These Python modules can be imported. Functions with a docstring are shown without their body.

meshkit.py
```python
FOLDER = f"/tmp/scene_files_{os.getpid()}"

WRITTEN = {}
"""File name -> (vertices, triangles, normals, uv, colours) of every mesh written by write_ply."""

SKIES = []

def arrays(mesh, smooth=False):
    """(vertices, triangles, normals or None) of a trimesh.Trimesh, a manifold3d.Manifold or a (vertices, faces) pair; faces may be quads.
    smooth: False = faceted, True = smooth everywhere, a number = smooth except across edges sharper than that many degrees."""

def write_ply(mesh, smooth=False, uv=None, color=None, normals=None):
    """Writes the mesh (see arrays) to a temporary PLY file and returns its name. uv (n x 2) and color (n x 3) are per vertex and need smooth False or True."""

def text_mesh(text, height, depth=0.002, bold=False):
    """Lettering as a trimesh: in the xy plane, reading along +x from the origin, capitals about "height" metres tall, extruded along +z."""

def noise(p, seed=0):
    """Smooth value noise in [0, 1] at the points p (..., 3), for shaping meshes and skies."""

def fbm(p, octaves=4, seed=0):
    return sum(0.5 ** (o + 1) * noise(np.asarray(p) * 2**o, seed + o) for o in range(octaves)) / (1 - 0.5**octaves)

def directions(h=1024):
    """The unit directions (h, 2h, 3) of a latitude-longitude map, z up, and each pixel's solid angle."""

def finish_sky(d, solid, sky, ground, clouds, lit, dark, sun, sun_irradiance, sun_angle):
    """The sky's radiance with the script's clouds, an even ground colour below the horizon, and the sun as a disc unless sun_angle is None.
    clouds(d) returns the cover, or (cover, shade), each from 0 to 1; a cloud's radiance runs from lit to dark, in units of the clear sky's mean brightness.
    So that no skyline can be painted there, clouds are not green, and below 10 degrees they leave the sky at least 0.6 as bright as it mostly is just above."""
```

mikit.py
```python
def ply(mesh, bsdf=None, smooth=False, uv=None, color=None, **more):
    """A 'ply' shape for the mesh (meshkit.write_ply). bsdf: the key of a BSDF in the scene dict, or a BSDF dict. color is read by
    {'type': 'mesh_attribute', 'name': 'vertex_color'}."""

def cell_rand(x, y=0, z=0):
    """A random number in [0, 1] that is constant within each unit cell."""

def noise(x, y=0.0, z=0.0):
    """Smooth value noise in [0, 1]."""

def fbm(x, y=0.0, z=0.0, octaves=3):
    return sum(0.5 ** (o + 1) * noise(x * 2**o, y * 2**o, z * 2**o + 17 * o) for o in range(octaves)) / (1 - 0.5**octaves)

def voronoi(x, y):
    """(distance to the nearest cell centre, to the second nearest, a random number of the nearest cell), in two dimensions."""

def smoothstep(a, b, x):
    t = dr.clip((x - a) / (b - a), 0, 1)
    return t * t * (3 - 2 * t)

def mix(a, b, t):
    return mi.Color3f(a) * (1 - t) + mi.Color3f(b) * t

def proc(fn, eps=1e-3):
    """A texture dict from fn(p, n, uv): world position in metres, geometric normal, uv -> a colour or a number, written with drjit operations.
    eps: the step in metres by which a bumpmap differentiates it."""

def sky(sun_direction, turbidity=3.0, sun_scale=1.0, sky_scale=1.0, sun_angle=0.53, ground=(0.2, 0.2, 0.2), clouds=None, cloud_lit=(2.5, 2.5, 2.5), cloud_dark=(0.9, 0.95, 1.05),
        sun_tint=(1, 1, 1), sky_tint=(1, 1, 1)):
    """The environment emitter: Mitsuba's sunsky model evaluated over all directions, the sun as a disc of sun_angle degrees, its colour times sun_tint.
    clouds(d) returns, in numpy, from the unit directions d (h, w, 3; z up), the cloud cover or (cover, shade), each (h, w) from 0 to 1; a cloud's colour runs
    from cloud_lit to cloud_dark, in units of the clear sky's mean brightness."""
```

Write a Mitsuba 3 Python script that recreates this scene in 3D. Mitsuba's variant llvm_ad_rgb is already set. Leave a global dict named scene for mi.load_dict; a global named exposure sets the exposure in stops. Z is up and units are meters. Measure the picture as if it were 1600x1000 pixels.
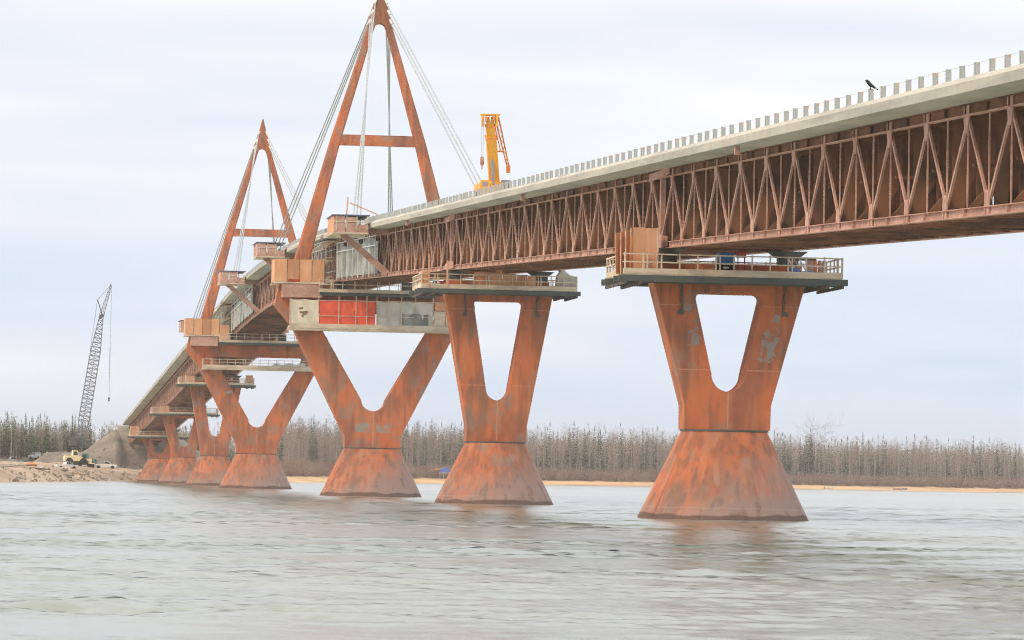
import math, random
import numpy as np, trimesh, drjit as dr, mitsuba as mi, mikit, meshkit
from shapely.geometry import Polygon, Point, box as sbox
from shapely.ops import unary_union
from mikit import proc, noise, fbm, smoothstep, mix

T = mi.ScalarTransform4f
rng = np.random.default_rng(7)
random.seed(7)
scene, labels = {}, {}

# ------------------------------------------------------------------ camera, sky, exposure
EYE = 2.211
YAW, PITCH, ROLL = (math.radians(a) for a in (7.173, 2.106, 1.052))
_d = np.array([math.sin(YAW) * math.cos(PITCH), math.cos(YAW) * math.cos(PITCH), math.sin(PITCH)])
_r = np.array([math.cos(YAW), -math.sin(YAW), 0.0])
_u = np.cross(_r, _d)
_up = math.cos(ROLL) * _u - math.sin(ROLL) * _r
scene['camera'] = {'type': 'perspective', 'fov': math.degrees(2 * math.atan(800 / 6723.3)), 'fov_axis': 'x', 'near_clip': 1.0, 'far_clip': 30000.0,
                   'to_world': T().look_at(origin=[0, 0, EYE], target=[_d[0], _d[1], EYE + _d[2]], up=_up.tolist())}


def overcast(d):
    az, el = np.arctan2(d[..., 0], d[..., 1]), np.degrees(np.arcsin(np.clip(d[..., 2], -1, 1)))
    soft = meshkit.fbm(np.stack([az * 7 + el * 0.10, el * 1.5, el * 0 + 3.3], -1), 4, 5)
    wide = meshkit.fbm(np.stack([az * 3, el * 0.35, el * 0 + 8.1], -1), 3, 9)
    sm = lambda a, b, x: (lambda t: t * t * (3 - 2 * t))(np.clip((x - a) / (b - a), 0, 1))
    low = sm(6.5, 1.5, el + 3.5 * (wide - 0.5))
    shade = np.clip(0.19 + 0.42 * low + 1.7 * (soft - 0.5), 0, 1)
    return 0.96, shade


scene['sky'] = mikit.sky((-0.66, -0.50, 0.72), turbidity=3, sun_scale=0.46, sun_angle=16, clouds=overcast, cloud_lit=(4.38, 4.30, 4.29), cloud_dark=(2.80, 3.27, 3.97), sun_tint=(1.0, 0.95, 0.88), ground=(0.25, 0.26, 0.24))
exposure = 1.44


# ------------------------------------------------------------------ helpers
class MB:
    """collects pieces of one mesh"""

    def __init__(self):
        self.v, self.f, self.n = [], [], 0

    def add(self, v, f):
        v = np.asarray(v, float)
        f = np.asarray(f, int)
        if f.shape[1] == 4:
            f = np.vstack([f[:, [0, 1, 2]], f[:, [0, 2, 3]]])
        self.v.append(v)
        self.f.append(f + self.n)
        self.n += len(v)
        return self

    def tm(self, m):
        return self.add(m.vertices, m.faces)

    def box(self, x0, x1, y0, y1, z0, z1):
        v = [(x, y, z) for x in (x0, x1) for y in (y0, y1) for z in (z0, z1)]
        return self.add(v, BOXF)

    def bar(self, p0, p1, w, h=None, side=(1, 0, 0)):
        """rectangular bar; h is its size along 'side', w across"""
        h = w if h is None else h
        m = frame(p0, p1, w, h, side)
        return self.add(UB @ m[:3, :3].T + m[:3, 3], BOXF)

    def tube(self, p0, p1, r, n=6, r1=None):
        r1 = r if r1 is None else r1
        p0, p1 = np.asarray(p0, float), np.asarray(p1, float)
        z = (p1 - p0) / np.linalg.norm(p1 - p0)
        a = np.cross(z, (0, 0, 1) if abs(z[2]) < .9 else (1, 0, 0))
        a /= np.linalg.norm(a)
        b = np.cross(z, a)
        t = np.arange(n) * 2 * math.pi / n
        ring = np.cos(t)[:, None] * a + np.sin(t)[:, None] * b
        v = np.vstack([p0 + ring * r, p1 + ring * r1, [p0], [p1]])
        i = np.arange(n)
        j = (i + 1) % n
        f = np.vstack([np.stack([i, j, j + n], 1), np.stack([i, j + n, i + n], 1), np.stack([j, i, i * 0 + 2 * n], 1), np.stack([i + n, j + n, i * 0 + 2 * n + 1], 1)])
        return self.add(v, f)

    def prism(self, poly, y0, y1):
        """polygon in (x, z), extruded along y"""
        if not isinstance(poly, (list, tuple)) and poly.geom_type == 'MultiPolygon':
            for g in poly.geoms:
                self.prism(g, y0, y1)
            return self
        p = poly if not isinstance(poly, (list, tuple)) else Polygon(poly)
        m = trimesh.creation.extrude_polygon(p, abs(y1 - y0), engine='earcut')
        v = np.array(m.vertices)
        return self.add(np.stack([v[:, 0], max(y0, y1) - v[:, 2], v[:, 1]], 1), m.faces)

    def sweep(self, loop, us, dz, x0=0.0):
        """closed loop of (x, z) carried along y = us; dz(u) gives the height added"""
        loop = np.asarray(loop, float)
        k = len(loop)
        v = np.vstack([np.stack([loop[:, 0] + x0, np.full(k, u), loop[:, 1] + dz(u)], 1) for u in us])
        i, j = np.meshgrid(np.arange(len(us) - 1), np.arange(k), indexing='ij')
        a, b = (i * k + j).ravel(), (i * k + (j + 1) % k).ravel()
        f = np.stack([a, b, b + k, a + k], 1)[:, ::-1]
        self.add(v, f)
        caps = trimesh.creation.triangulate_polygon(Polygon(loop), engine='earcut')
        cv = np.asarray(caps[0])
        for u, flip in ((us[0], False), (us[-1], True)):
            cf = np.asarray(caps[1])
            self.add(np.stack([cv[:, 0] + x0, np.full(len(cv), u), cv[:, 1] + dz(u)], 1), cf[:, ::-1] if flip else cf)
        return self

    def move(self, x=0, y=0, z=0, rot=0):
        c, s = math.cos(rot), math.sin(rot)
        m = np.array([[c, -s, 0], [s, c, 0], [0, 0, 1]])
        self.v = [w @ m.T + (x, y, z) for w in self.v]
        return self

    def mesh(self):
        return np.vstack(self.v), np.vstack(self.f)


BOXF = np.array([[0, 1, 3], [0, 3, 2], [4, 6, 7], [4, 7, 5], [0, 4, 5], [0, 5, 1], [2, 3, 7], [2, 7, 6], [0, 2, 6], [0, 6, 4], [1, 5, 7], [1, 7, 3]])
UB = np.array([(x, y, z) for x in (-.5, .5) for y in (-.5, .5) for z in (0, 1)], float)


def frame(p0, p1, w, h, side=(1, 0, 0)):
    p0, p1 = np.asarray(p0, float), np.asarray(p1, float)
    d = p1 - p0
    L = np.linalg.norm(d)
    z = d / L
    s = np.asarray(side, float)
    s = s - z * (s @ z)
    if np.linalg.norm(s) < 1e-6:
        s = np.cross(z, (0, 0, 1.0)) if abs(z[2]) < .9 else np.cross(z, (0, 1.0, 0))
    s /= np.linalg.norm(s)
    m = np.eye(4)
    m[:3, 0], m[:3, 1], m[:3, 2], m[:3, 3] = np.cross(s, z) * w, s * h, z * L, p0
    return m


used = {}


def numbered(name):
    n = used.get(name, -1) + 1
    used[name] = n
    return name if n == 0 else f'{name}_{n:03d}'


def thing(name, label, cat, group=None):
    key = numbered(name)
    labels[key] = {'label': label, 'category': cat}
    if group:
        labels[key]['group'] = group
    return key


def put(name, mb, bsdf, parent=None, smooth=False, label=None, kind=None):
    key = numbered((parent + '__' if parent else '') + name)
    scene[key] = mikit.ply(mb.mesh() if isinstance(mb, MB) else mb, bsdf, smooth=smooth)
    if label or kind:
        labels[key] = {k: v for k, v in (('label', label), ('kind', kind)) if v}
    return key


def structure(name, mb, bsdf, smooth=False):
    return put(name, mb, bsdf, smooth=smooth, kind='structure')


_unit = {}


def bar_part(name, parent, p0, p1, w, h, bsdf, side=(1, 0, 0)):
    """one bar as an entry of its own, from a shared unit box"""
    if bsdf not in _unit:
        _unit[bsdf] = mikit.ply((UB, BOXF), bsdf)
    key = numbered(f'{parent}__{name}')
    scene[key] = {**_unit[bsdf], 'to_world': T(frame(p0, p1, w, h, side).tolist())}
    return key


def boxp(name, parent, x0, x1, y0, y1, z0, z1, bsdf, label=None):
    return put(name, MB().box(x0, x1, y0, y1, z0, z1), bsdf, parent, label=label)


# ------------------------------------------------------------------ materials
def mat(key, color, rough=0.8, spec=0.25, metallic=0.0, bump=None):
    c = {'type': 'rgb', 'value': list(color)} if isinstance(color, tuple) else proc(color)
    b = {'type': 'principled', 'base_color': c, 'roughness': rough, 'specular': spec, 'metallic': metallic}
    scene[key] = {'type': 'twosided', 'bsdf': b}


def _rust(p, hue=0.0):
    a = fbm(p.x * .55, p.y * .55, p.z * .30, 4)
    s = fbm(p.x * 2.6, p.y * 2.6, p.z * .22, 3)
    g = fbm(p.x * .9 + 31, p.y * .9, p.z * .55, 4)
    fine = fbm(p.x * 4, p.y * 4, p.z * 2.2, 2)
    c = mix((.57, .175, .078), (.37, .140, .084), smoothstep(.36, .66, a))
    c = mix(c, (.53, .235, .125), smoothstep(.50, .72, s) * .5)
    c = mix(c, (.25, .125, .085), smoothstep(.54, .72, 1 - s) * .6)
    c = mix(c, (.29, .235, .19), smoothstep(.55, .70, g) * .50)
    c = mix(c, (.21, .115, .075), smoothstep(.56, .72, fbm(p.x * .9 + 9, p.y * .9, p.z * .13, 4)) * .50)
    return c * (.92 + .16 * fine)


def f_pier(p, n, uv):
    return _rust(p)


def f_cone(p, n, uv):
    c = _rust(p)
    st = fbm(p.x * 2.6, p.y * 2.6, p.z * .10, 4)
    w = fbm(p.x * .35 + 5, p.y * .35, p.z * .6, 3)
    silt = smoothstep(4.3, -.3, p.z - .40 * (p.x - 44.3) + 2.6 * (w - .5) + 5.0 * (st - .5))
    c = mix(c, (.335, .245, .222), silt * .95)
    c = mix(c, (.38, .29, .26), smoothstep(.57, .70, st) * .45)
    c = mix(c, (.20, .10, .065), smoothstep(.60, .72, 1 - st) * .40)
    c = mix(c, (.46, .33, .27), smoothstep(.05, .0, dr.abs(p.z - .62 - .10 * noise(p.x * 1.3, p.y))) * .45)
    wet = smoothstep(.24, .14, p.z - .22 * noise(p.x * .9, p.y * .9))
    return mix(c, (.10, .065, .05), wet * .75)


def f_truss(p, n, uv):
    a = fbm(p.x * .8, p.y * .5, p.z * .8, 3)
    f = noise(p.x * 7, p.y * 7, p.z * 5)
    c = mix((.57, .35, .28), (.45, .255, .19), smoothstep(.35, .7, a))
    return c * (.84 + .32 * f)


def f_concrete(p, n, uv):
    a = fbm(p.x * .5, p.y * .12, p.z * 1.2, 4)
    s = fbm(p.x * .3, p.y * 1.6, p.z * .25, 3)
    c = mix((.47, .45, .385), (.36, .35, .31), smoothstep(.35, .72, a))
    return c * (.86 + .26 * s)


def f_ply(p, n, uv):
    a = fbm(p.x * 1.2, p.y * 1.2, p.z * .4, 3)
    g = noise(p.x * 9, p.y * 9, p.z * .7)
    c = mix((.74, .41, .245), (.64, .32, .175), smoothstep(.3, .7, a))
    return c * (.86 + .24 * g)


def f_wood(p, n, uv):
    a = fbm(p.x * .6, p.y * .6, p.z * 1.5, 3)
    g = noise(p.x * 2.0, p.y * 3, p.z * 14)
    return mix((.70, .59, .46), (.54, .44, .33), smoothstep(.3, .7, a)) * (.84 + .3 * g)


def f_bank(p, n, uv):
    a = fbm(p.x * .05, p.y * .05, p.z * .25, 4)
    b = fbm(p.x * .6, p.y * .3, p.z * .9, 3)
    c = mix((.34, .255, .19), (.44, .345, .26), smoothstep(.3, .7, a))
    c = c * (.72 + .5 * b)
    far = smoothstep(1120, 1260, p.y)
    sand = mix((.50, .335, .19), (.37, .25, .15), smoothstep(.3, .7, fbm(p.x * .03, p.y * .03, p.z, 3)))
    c = mix(c, sand, far * smoothstep(3.2, 2.2, p.z))
    scrub = mix((.22, .155, .125), (.29, .20, .15), b)
    return mix(c, scrub, far * smoothstep(1.9, 2.8, p.z))


def f_gravel(p, n, uv):
    a = fbm(p.x * .09, p.y * .09, p.z * .2, 4)
    b = fbm(p.x * .9, p.y * .6, p.z * .9, 4)
    c = mix((.30, .25, .205), (.21, .18, .155), smoothstep(.35, .7, a))
    return c * (.62 + .72 * b)


def f_tarp(p, n, uv):
    a = fbm(p.x * .9, p.y * .9, p.z * .5, 3)
    return mix((.64, .61, .54), (.48, .465, .41), smoothstep(.3, .7, a))


def f_net(p, n, uv):
    a = fbm(p.x * .9, p.y * .25, p.z * .4, 3)
    g = noise(p.x, p.y * 2.6, p.z * .5)
    return mix((.37, .38, .36), (.20, .21, .20), smoothstep(.3, .7, a)) * (.8 + .3 * g)


def f_red(p, n, uv):
    a = fbm(p.x * .8, p.y, p.z * .9, 3)
    return mix((.86, .125, .060), (.70, .10, .05), smoothstep(.3, .7, a))


mat('pier_rust', f_pier, .82)
mat('cone_rust', f_cone, .82)
mat('truss_rust', f_truss, .75, .3)
def f_shaded(p, n, uv):  # truss steel darkened, with the shade under the deck painted into its colour
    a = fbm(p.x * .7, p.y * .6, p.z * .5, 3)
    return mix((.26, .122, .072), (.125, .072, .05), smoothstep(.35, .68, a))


mat('brace_rust', f_shaded, .85)
mat('concrete', f_concrete, .9, .2)
mat('plywood', f_ply, .8)
mat('plywood_pale', lambda p, n, uv: f_ply(p, n, uv) * mi.Color3f(1.12, 1.13, 1.10), .8)
mat('plywood_worn', lambda p, n, uv: f_ply(p, n, uv) * mi.Color3f(.86, .80, .78), .85)
mat('old_wood', f_wood, .85)
mat('bank_soil', f_bank, .95, .1)
mat('gravel', f_gravel, .95, .1)
mat('tarp_beige', f_tarp, .7)
mat('netting', f_net, .7)
mat('tarp_cream', (.70, .63, .50), .7)
mat('tarp_red', f_red, .5, .4)
mat('galvanised', (.48, .50, .48), .5, .5, .1)
mat('cable_steel', (.50, .52, .52), .45, .5, .2)
mat('dark_steel', (.095, .108, .10), .6, .4)
mat('pale_paint', (.74, .74, .70), .5, .5)
mat('grey_paint', (.30, .31, .32), .5, .5)
mat('crane_grey', (.21, .212, .22), .5, .4)
mat('weld_paint', (.56, .30, .19), .8)
def f_scale(p, n, uv):
    k = fbm(p.x * 2.4, p.y * 2.4, p.z * 1.5, 4)
    return mix(_rust(p), (.285, .295, .27), smoothstep(.36, .56, k) * .85)


mat('scale_grey', f_scale, .7, .3)
mat('yellow_paint', (.86, .42, .040), .4, .5)
mat('cream_paint', (.88, .74, .44), .5, .4)
mat('orange_paint', (.80, .30, .07), .5, .4)
mat('green_paint', (.07, .22, .16), .5, .4)
mat('blue_paint', (.035, .16, .42), .45, .5)
mat('blue_sheet', (.10, .17, .50), .6, .4)
mat('slate_sheet', (.16, .19, .30), .6, .4)
mat('red_paint', (.55, .05, .04), .5, .4)
mat('rubber', (.025, .025, .025), .8)
mat('window_dark', (.02, .025, .03), .15, .6)
mat('feathers', (.012, .012, .016), .45, .5)
mat('bark_pale', (.37, .325, .285), .9, .1)
mat('bark_dark', (.13, .105, .09), .9, .1)
mat('twigs', (.31, .235, .188), .95, .1)
mat('twigs_red', (.29, .185, .155), .95, .1)
mat('needles', (.125, .132, .10), .9, .15)
mat('needles_green', (.12, .155, .08), .9, .15)
mat('straw', (.40, .27, .14), .95, .1)


def f_ripple(p, n, uv):
    gust = smoothstep(.30, .72, fbm(p.x * .045, p.y * .030, 4.0, 3))
    big = fbm(p.x * .7, p.y * .5, 2.0, 2)
    small = fbm(p.x * 3.1, p.y * 1.6, 7.0, 3)
    return big * .030 + small * .011 * (.3 + .9 * gust)


def f_silt(p, n, uv):
    a = fbm(p.x * .010, p.y * .022, 1.0, 3)
    return mix((.310, .360, .305), (.375, .400, .340), smoothstep(.3, .7, a))


scene['river'] = {'type': 'bumpmap', 'arbitrary': proc(f_ripple, eps=.03), 'scale': 1.0,
                  'bsdf': {'type': 'roughplastic', 'diffuse_reflectance': proc(f_silt), 'int_ior': 1.33, 'alpha': .06, 'nonlinear': False}}

# ------------------------------------------------------------------ water
P = 44.239                     # the bridge's axis runs along +y at x = P
UA = 251.826                   # the first pier in view
MID = UA + 320.0


def spaced(*runs):
    out = [runs[0][0]]
    for a, b, step in runs:
        out += list(np.linspace(a, b, max(2, int(round((b - a) / step)) + 1))[1:])
    return np.array(out)


wr = np.random.default_rng(3)
WAVES = []
for lam in np.geomspace(.22, 5.0, 64):
    th = wr.uniform(-.1, 2.9) if lam < 1.2 else wr.normal(1.25, .75)
    WAVES.append((lam, math.cos(th), math.sin(th), wr.uniform(0, 6.3), .0190 * wr.uniform(.6, 1.3) * (1.0 if lam < 1.2 else .62)))


def waves(x, y, shortest):
    gust = meshkit.fbm(np.stack([x * .055, y * .13, x * 0 + 4.0], -1), 4, 2)
    z = np.zeros_like(x)
    for lam, cx_, cy_, ph, slope in WAVES:
        if lam > shortest:
            k = 2 * math.pi / lam
            z += slope / k * np.sin(k * (cx_ * x + cy_ * y) + ph + 1.5 * np.sin(.21 * x / lam ** .5 + ph * 3) + 1.2 * np.sin(.13 * y / lam ** .5 + ph))
    return z * (.36 + 1.8 * np.clip((gust - .33) / .36, 0, 1))


water = MB()
for y0, y1, x0, x1, dx, dy in ((46, 91, -3, 26, .085, .20), (90, 151, -4, 42, .14, .34), (150, 262, -6, 70, .25, .60), (260, 520, -8, 136, .55, 1.3)):
    gx, gy = np.meshgrid(np.arange(x0, x1 + dx / 2, dx), np.arange(y0, y1 + dy / 2, dy))
    edge = np.clip((gx - x0) / 1.5, 0, 1) * np.clip((x1 - gx) / 1.5, 0, 1) * np.clip((gy - 46) / 4, 0, 1) * np.clip((520 - gy) / 160, 0, 1)
    gz = waves(gx, gy, 2.4 * dx) * edge - .12 * (1 - edge)
    n0, n1 = gx.shape
    ii, jj = np.meshgrid(np.arange(n0 - 1), np.arange(n1 - 1), indexing='ij')
    a = (ii * n1 + jj).ravel()
    water.add(np.stack([gx.ravel(), gy.ravel(), gz.ravel()], 1), np.stack([a, a + 1, a + n1 + 1, a + n1], 1))
gx, gy = np.meshgrid([-6000, -1500, -400, -100, 0, 100, 200, 500, 1500, 7000], [-3000, -500, 0, 100, 200, 300, 400, 520, 700, 1000, 1500, 2500, 6000, 12000])
n0, n1 = gx.shape
ii, jj = np.meshgrid(np.arange(n0 - 1), np.arange(n1 - 1), indexing='ij')
a = (ii * n1 + jj).ravel()
water.add(np.stack([gx.ravel(), gy.ravel(), np.full(gx.size, -.125)], 1), np.stack([a, a + 1, a + n1 + 1, a + n1], 1))
structure('river_water', water, 'river', smooth=True)


def spaced(*runs):
    out = [runs[0][0]]
    for a, b, step in runs:
        out += list(np.linspace(a, b, max(2, int(round((b - a) / step)) + 1))[1:])
    return np.array(out)


# ------------------------------------------------------------------ banks
SHORE = np.array([(-900, 420), (-120, 650), (6, 735), (18, 815), (34, 985), (52, 1062), (94, 1242), (138, 1426), (233, 1650), (343, 1760), (472, 1900), (900, 2300), (2500, 3400)], float)


def shore_distance(x, y):
    """positive inland"""
    x, y = np.asarray(x, float), np.asarray(y, float)
    best, sign = np.full(x.shape, 1e9), np.ones(x.shape)
    for (ax, ay), (bx, by) in zip(SHORE[:-1], SHORE[1:]):
        dx, dy = bx - ax, by - ay
        t = np.clip(((x - ax) * dx + (y - ay) * dy) / (dx * dx + dy * dy), 0, 1)
        ex, ey = x - ax - t * dx, y - ay - t * dy
        dd = np.hypot(ex, ey)
        s = np.sign(dx * ey - dy * ex)
        sign = np.where(dd < best, s, sign)
        best = np.minimum(best, dd)
    return best * sign


def ss(a, b, x):
    t = np.clip((x - a) / (b - a), 0, 1)
    return t * t * (3 - 2 * t)


def ground(x, y):
    x, y = np.asarray(x, float), np.asarray(y, float)
    d = shore_distance(x, y)
    nz = meshkit.fbm(np.stack([x * .06, y * .06, x * 0], -1), 4, 3) - .5
    fine = meshkit.fbm(np.stack([x * .35, y * .2, x * 0 + 5], -1), 3, 8) - .5
    left = np.where(d < 0, .25 * d, 2.3 * ss(0, 7, d) + 1.3 * ss(7, 30, d) + .9 * ss(40, 160, d)) + (1.5 * nz + 1.1 * fine) * ss(0, 6, d)
    right = np.where(d < 0, .10 * d, .085 * np.minimum(d, 22) + 1.6 * ss(20, 60, d)) + .8 * nz * ss(5, 40, d)
    w = ss(1090, 1200, y)
    return np.clip(left * (1 - w) + right * w, -3, None)


def embank(x, y):
    x, y = np.asarray(x, float), np.asarray(y, float)
    r = np.abs(x - P)
    nz = meshkit.fbm(np.stack([x * .16, y * .12, x * 0 + 2], -1), 4, 6) - .5
    top = 12.9 - np.maximum(r - 7.0, 0) / 1.32 - np.maximum(1096 - y, 0) / 2.7 - .05 * np.maximum(y - 1100, 0)
    under = np.minimum(top, 9.6 - np.maximum(1094 - y, 0) / 2.2)
    top = under + (top - under) * ss(4.2, 7.6, r)
    pad = 6.4 - np.maximum(np.maximum(np.abs(x - P + 17) - 7, np.abs(y - 1112) - 12), 0) / 1.4
    z = np.maximum(top, pad)
    return z + (1.5 * nz + .8 * (meshkit.fbm(np.stack([x * .6, y * .4, x * 0 + 9], -1), 3, 4) - .5)) * ss(12.9, 11.5, z)


bx = np.concatenate([[-1500, -700, -400], spaced((-250, -60, 8), (-60, 110, 2.5), (110, 620, 7), (620, 1600, 60)), [2600, 5000]])
by = np.concatenate([[380, 520], spaced((600, 720, 8), (720, 1110, 2.5), (1110, 1500, 6), (1500, 2300, 9), (2300, 4000, 150)), [6000, 9000]])
hx, hy = np.meshgrid(bx, by)
hz = ground(hx, hy)
n0, n1 = hx.shape
ii, jj = np.meshgrid(np.arange(n0 - 1), np.arange(n1 - 1), indexing='ij')
a = (ii * n1 + jj).ravel()
structure('river_bank', MB().add(np.stack([hx.ravel(), hy.ravel(), hz.ravel()], 1), np.stack([a, a + 1, a + n1 + 1, a + n1], 1)), 'bank_soil', smooth=True)

ex, ey = np.meshgrid(P + spaced((-42, 42, 1.0)), spaced((1050, 1140, 1.5), (1140, 1600, 10)))
ez = embank(ex, ey)
n0, n1 = ex.shape
ii, jj = np.meshgrid(np.arange(n0 - 1), np.arange(n1 - 1), indexing='ij')
a = (ii * n1 + jj).ravel()
structure('embankment', MB().add(np.stack([ex.ravel(), ey.ravel(), np.maximum(ez, -3).ravel()], 1), np.stack([a, a + 1, a + n1 + 1, a + n1], 1)), 'gravel', smooth=True)


def land(x, y):
    return float(max(ground(x, y), embank(x, y) if abs(x - P) < 42 and 1050 < y < 1600 else -9))


# ------------------------------------------------------------------ the bridge
U0, U1 = UA - 120.0, UA + 842.5


def curb(u):
    s = abs(u - MID)
    return 30.6 - .0345 * s * s / 208.0 if s < 104 else 32.4 - .0345 * s


br = thing('truss_bridge', 'long rust coloured steel truss bridge with pale concrete deck, spanning the whole river', 'bridge')
SECTION = [(-5.65, -.66), (-5.65, -.25), (-5.32, 0), (-4.95, 0), (-4.85, -.42), (4.85, -.42), (4.95, 0), (5.32, 0), (5.65, -.25), (5.65, -.66), (4.4, -.70), (-4.4, -.70)]
SECTION = SECTION[::-1]
npan = int(round((U1 - U0) / 7.5))
for i in range(npan):
    ua = U0 + i * 7.5
    put('deck_panel', MB().sweep(SECTION, [ua + .012, ua + 3.75, ua + 7.488], curb, P), 'concrete', br)
# drain pipes and brackets under the edge
for u in (217.5, 304.0, 386.0):
    boxp('drain_bracket', br, P - 5.5, P - 5.25, u - .15, u + .15, curb(u) - 1.15, curb(u) - .68, 'truss_rust')

halfs = np.arange(0, int(round((U1 - U0) / 3.75)) + 1)          # stations every half panel; pier A stands at a bottom node
st = U0 + halfs * 3.75
kA = int(round((UA - U0) / 3.75))
bottom_node = (halfs - kA) % 2 == 0
pier_u = [UA + s for s in (0, 112.5, 225, 415, 527.5, 640, 752.5)]
at_pier = np.array([min(abs(u - q) for q in pier_u) < .5 for u in st])
ZT, ZB = -.94, -5.19


def chord(zt, zb, s, pick=None):
    m = MB()
    fl, tw, tf = .19, .025, .035
    for loop in ([(-fl, zt - tf), (fl, zt - tf), (fl, zt), (-fl, zt)], [(-fl, zb), (fl, zb), (fl, zb + tf), (-fl, zb + tf)], [(-tw, zb + tf), (tw, zb + tf), (tw, zt - tf), (-tw, zt - tf)]):
        if pick is None or (pick == 'flange') == (loop[0][1] == zb):
            m.sweep(loop, st, curb, P + s * 3.66)
    for u in st if pick != 'flange' else []:
        for q in (-1, 1):
            xx = sorted((P + s * 3.66 + q * .026, P + s * 3.66 + q * .17))
            m.box(xx[0], xx[1], u - .02, u + .02, curb(u) + zb + tf, curb(u) + zt - tf)
    return m


for s in (-1, 1):
    tc = put('top_chord', chord(-.712, -1.17, s, 'web'), 'brace_rust', br)  # chord web carries the deck's shade in its colour; flange stays pale
    put('flange', chord(-.712, -1.17, s, 'flange'), 'truss_rust', tc)
    put('bottom_chord', chord(-5.0, -5.375, s), 'truss_rust', br)

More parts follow.
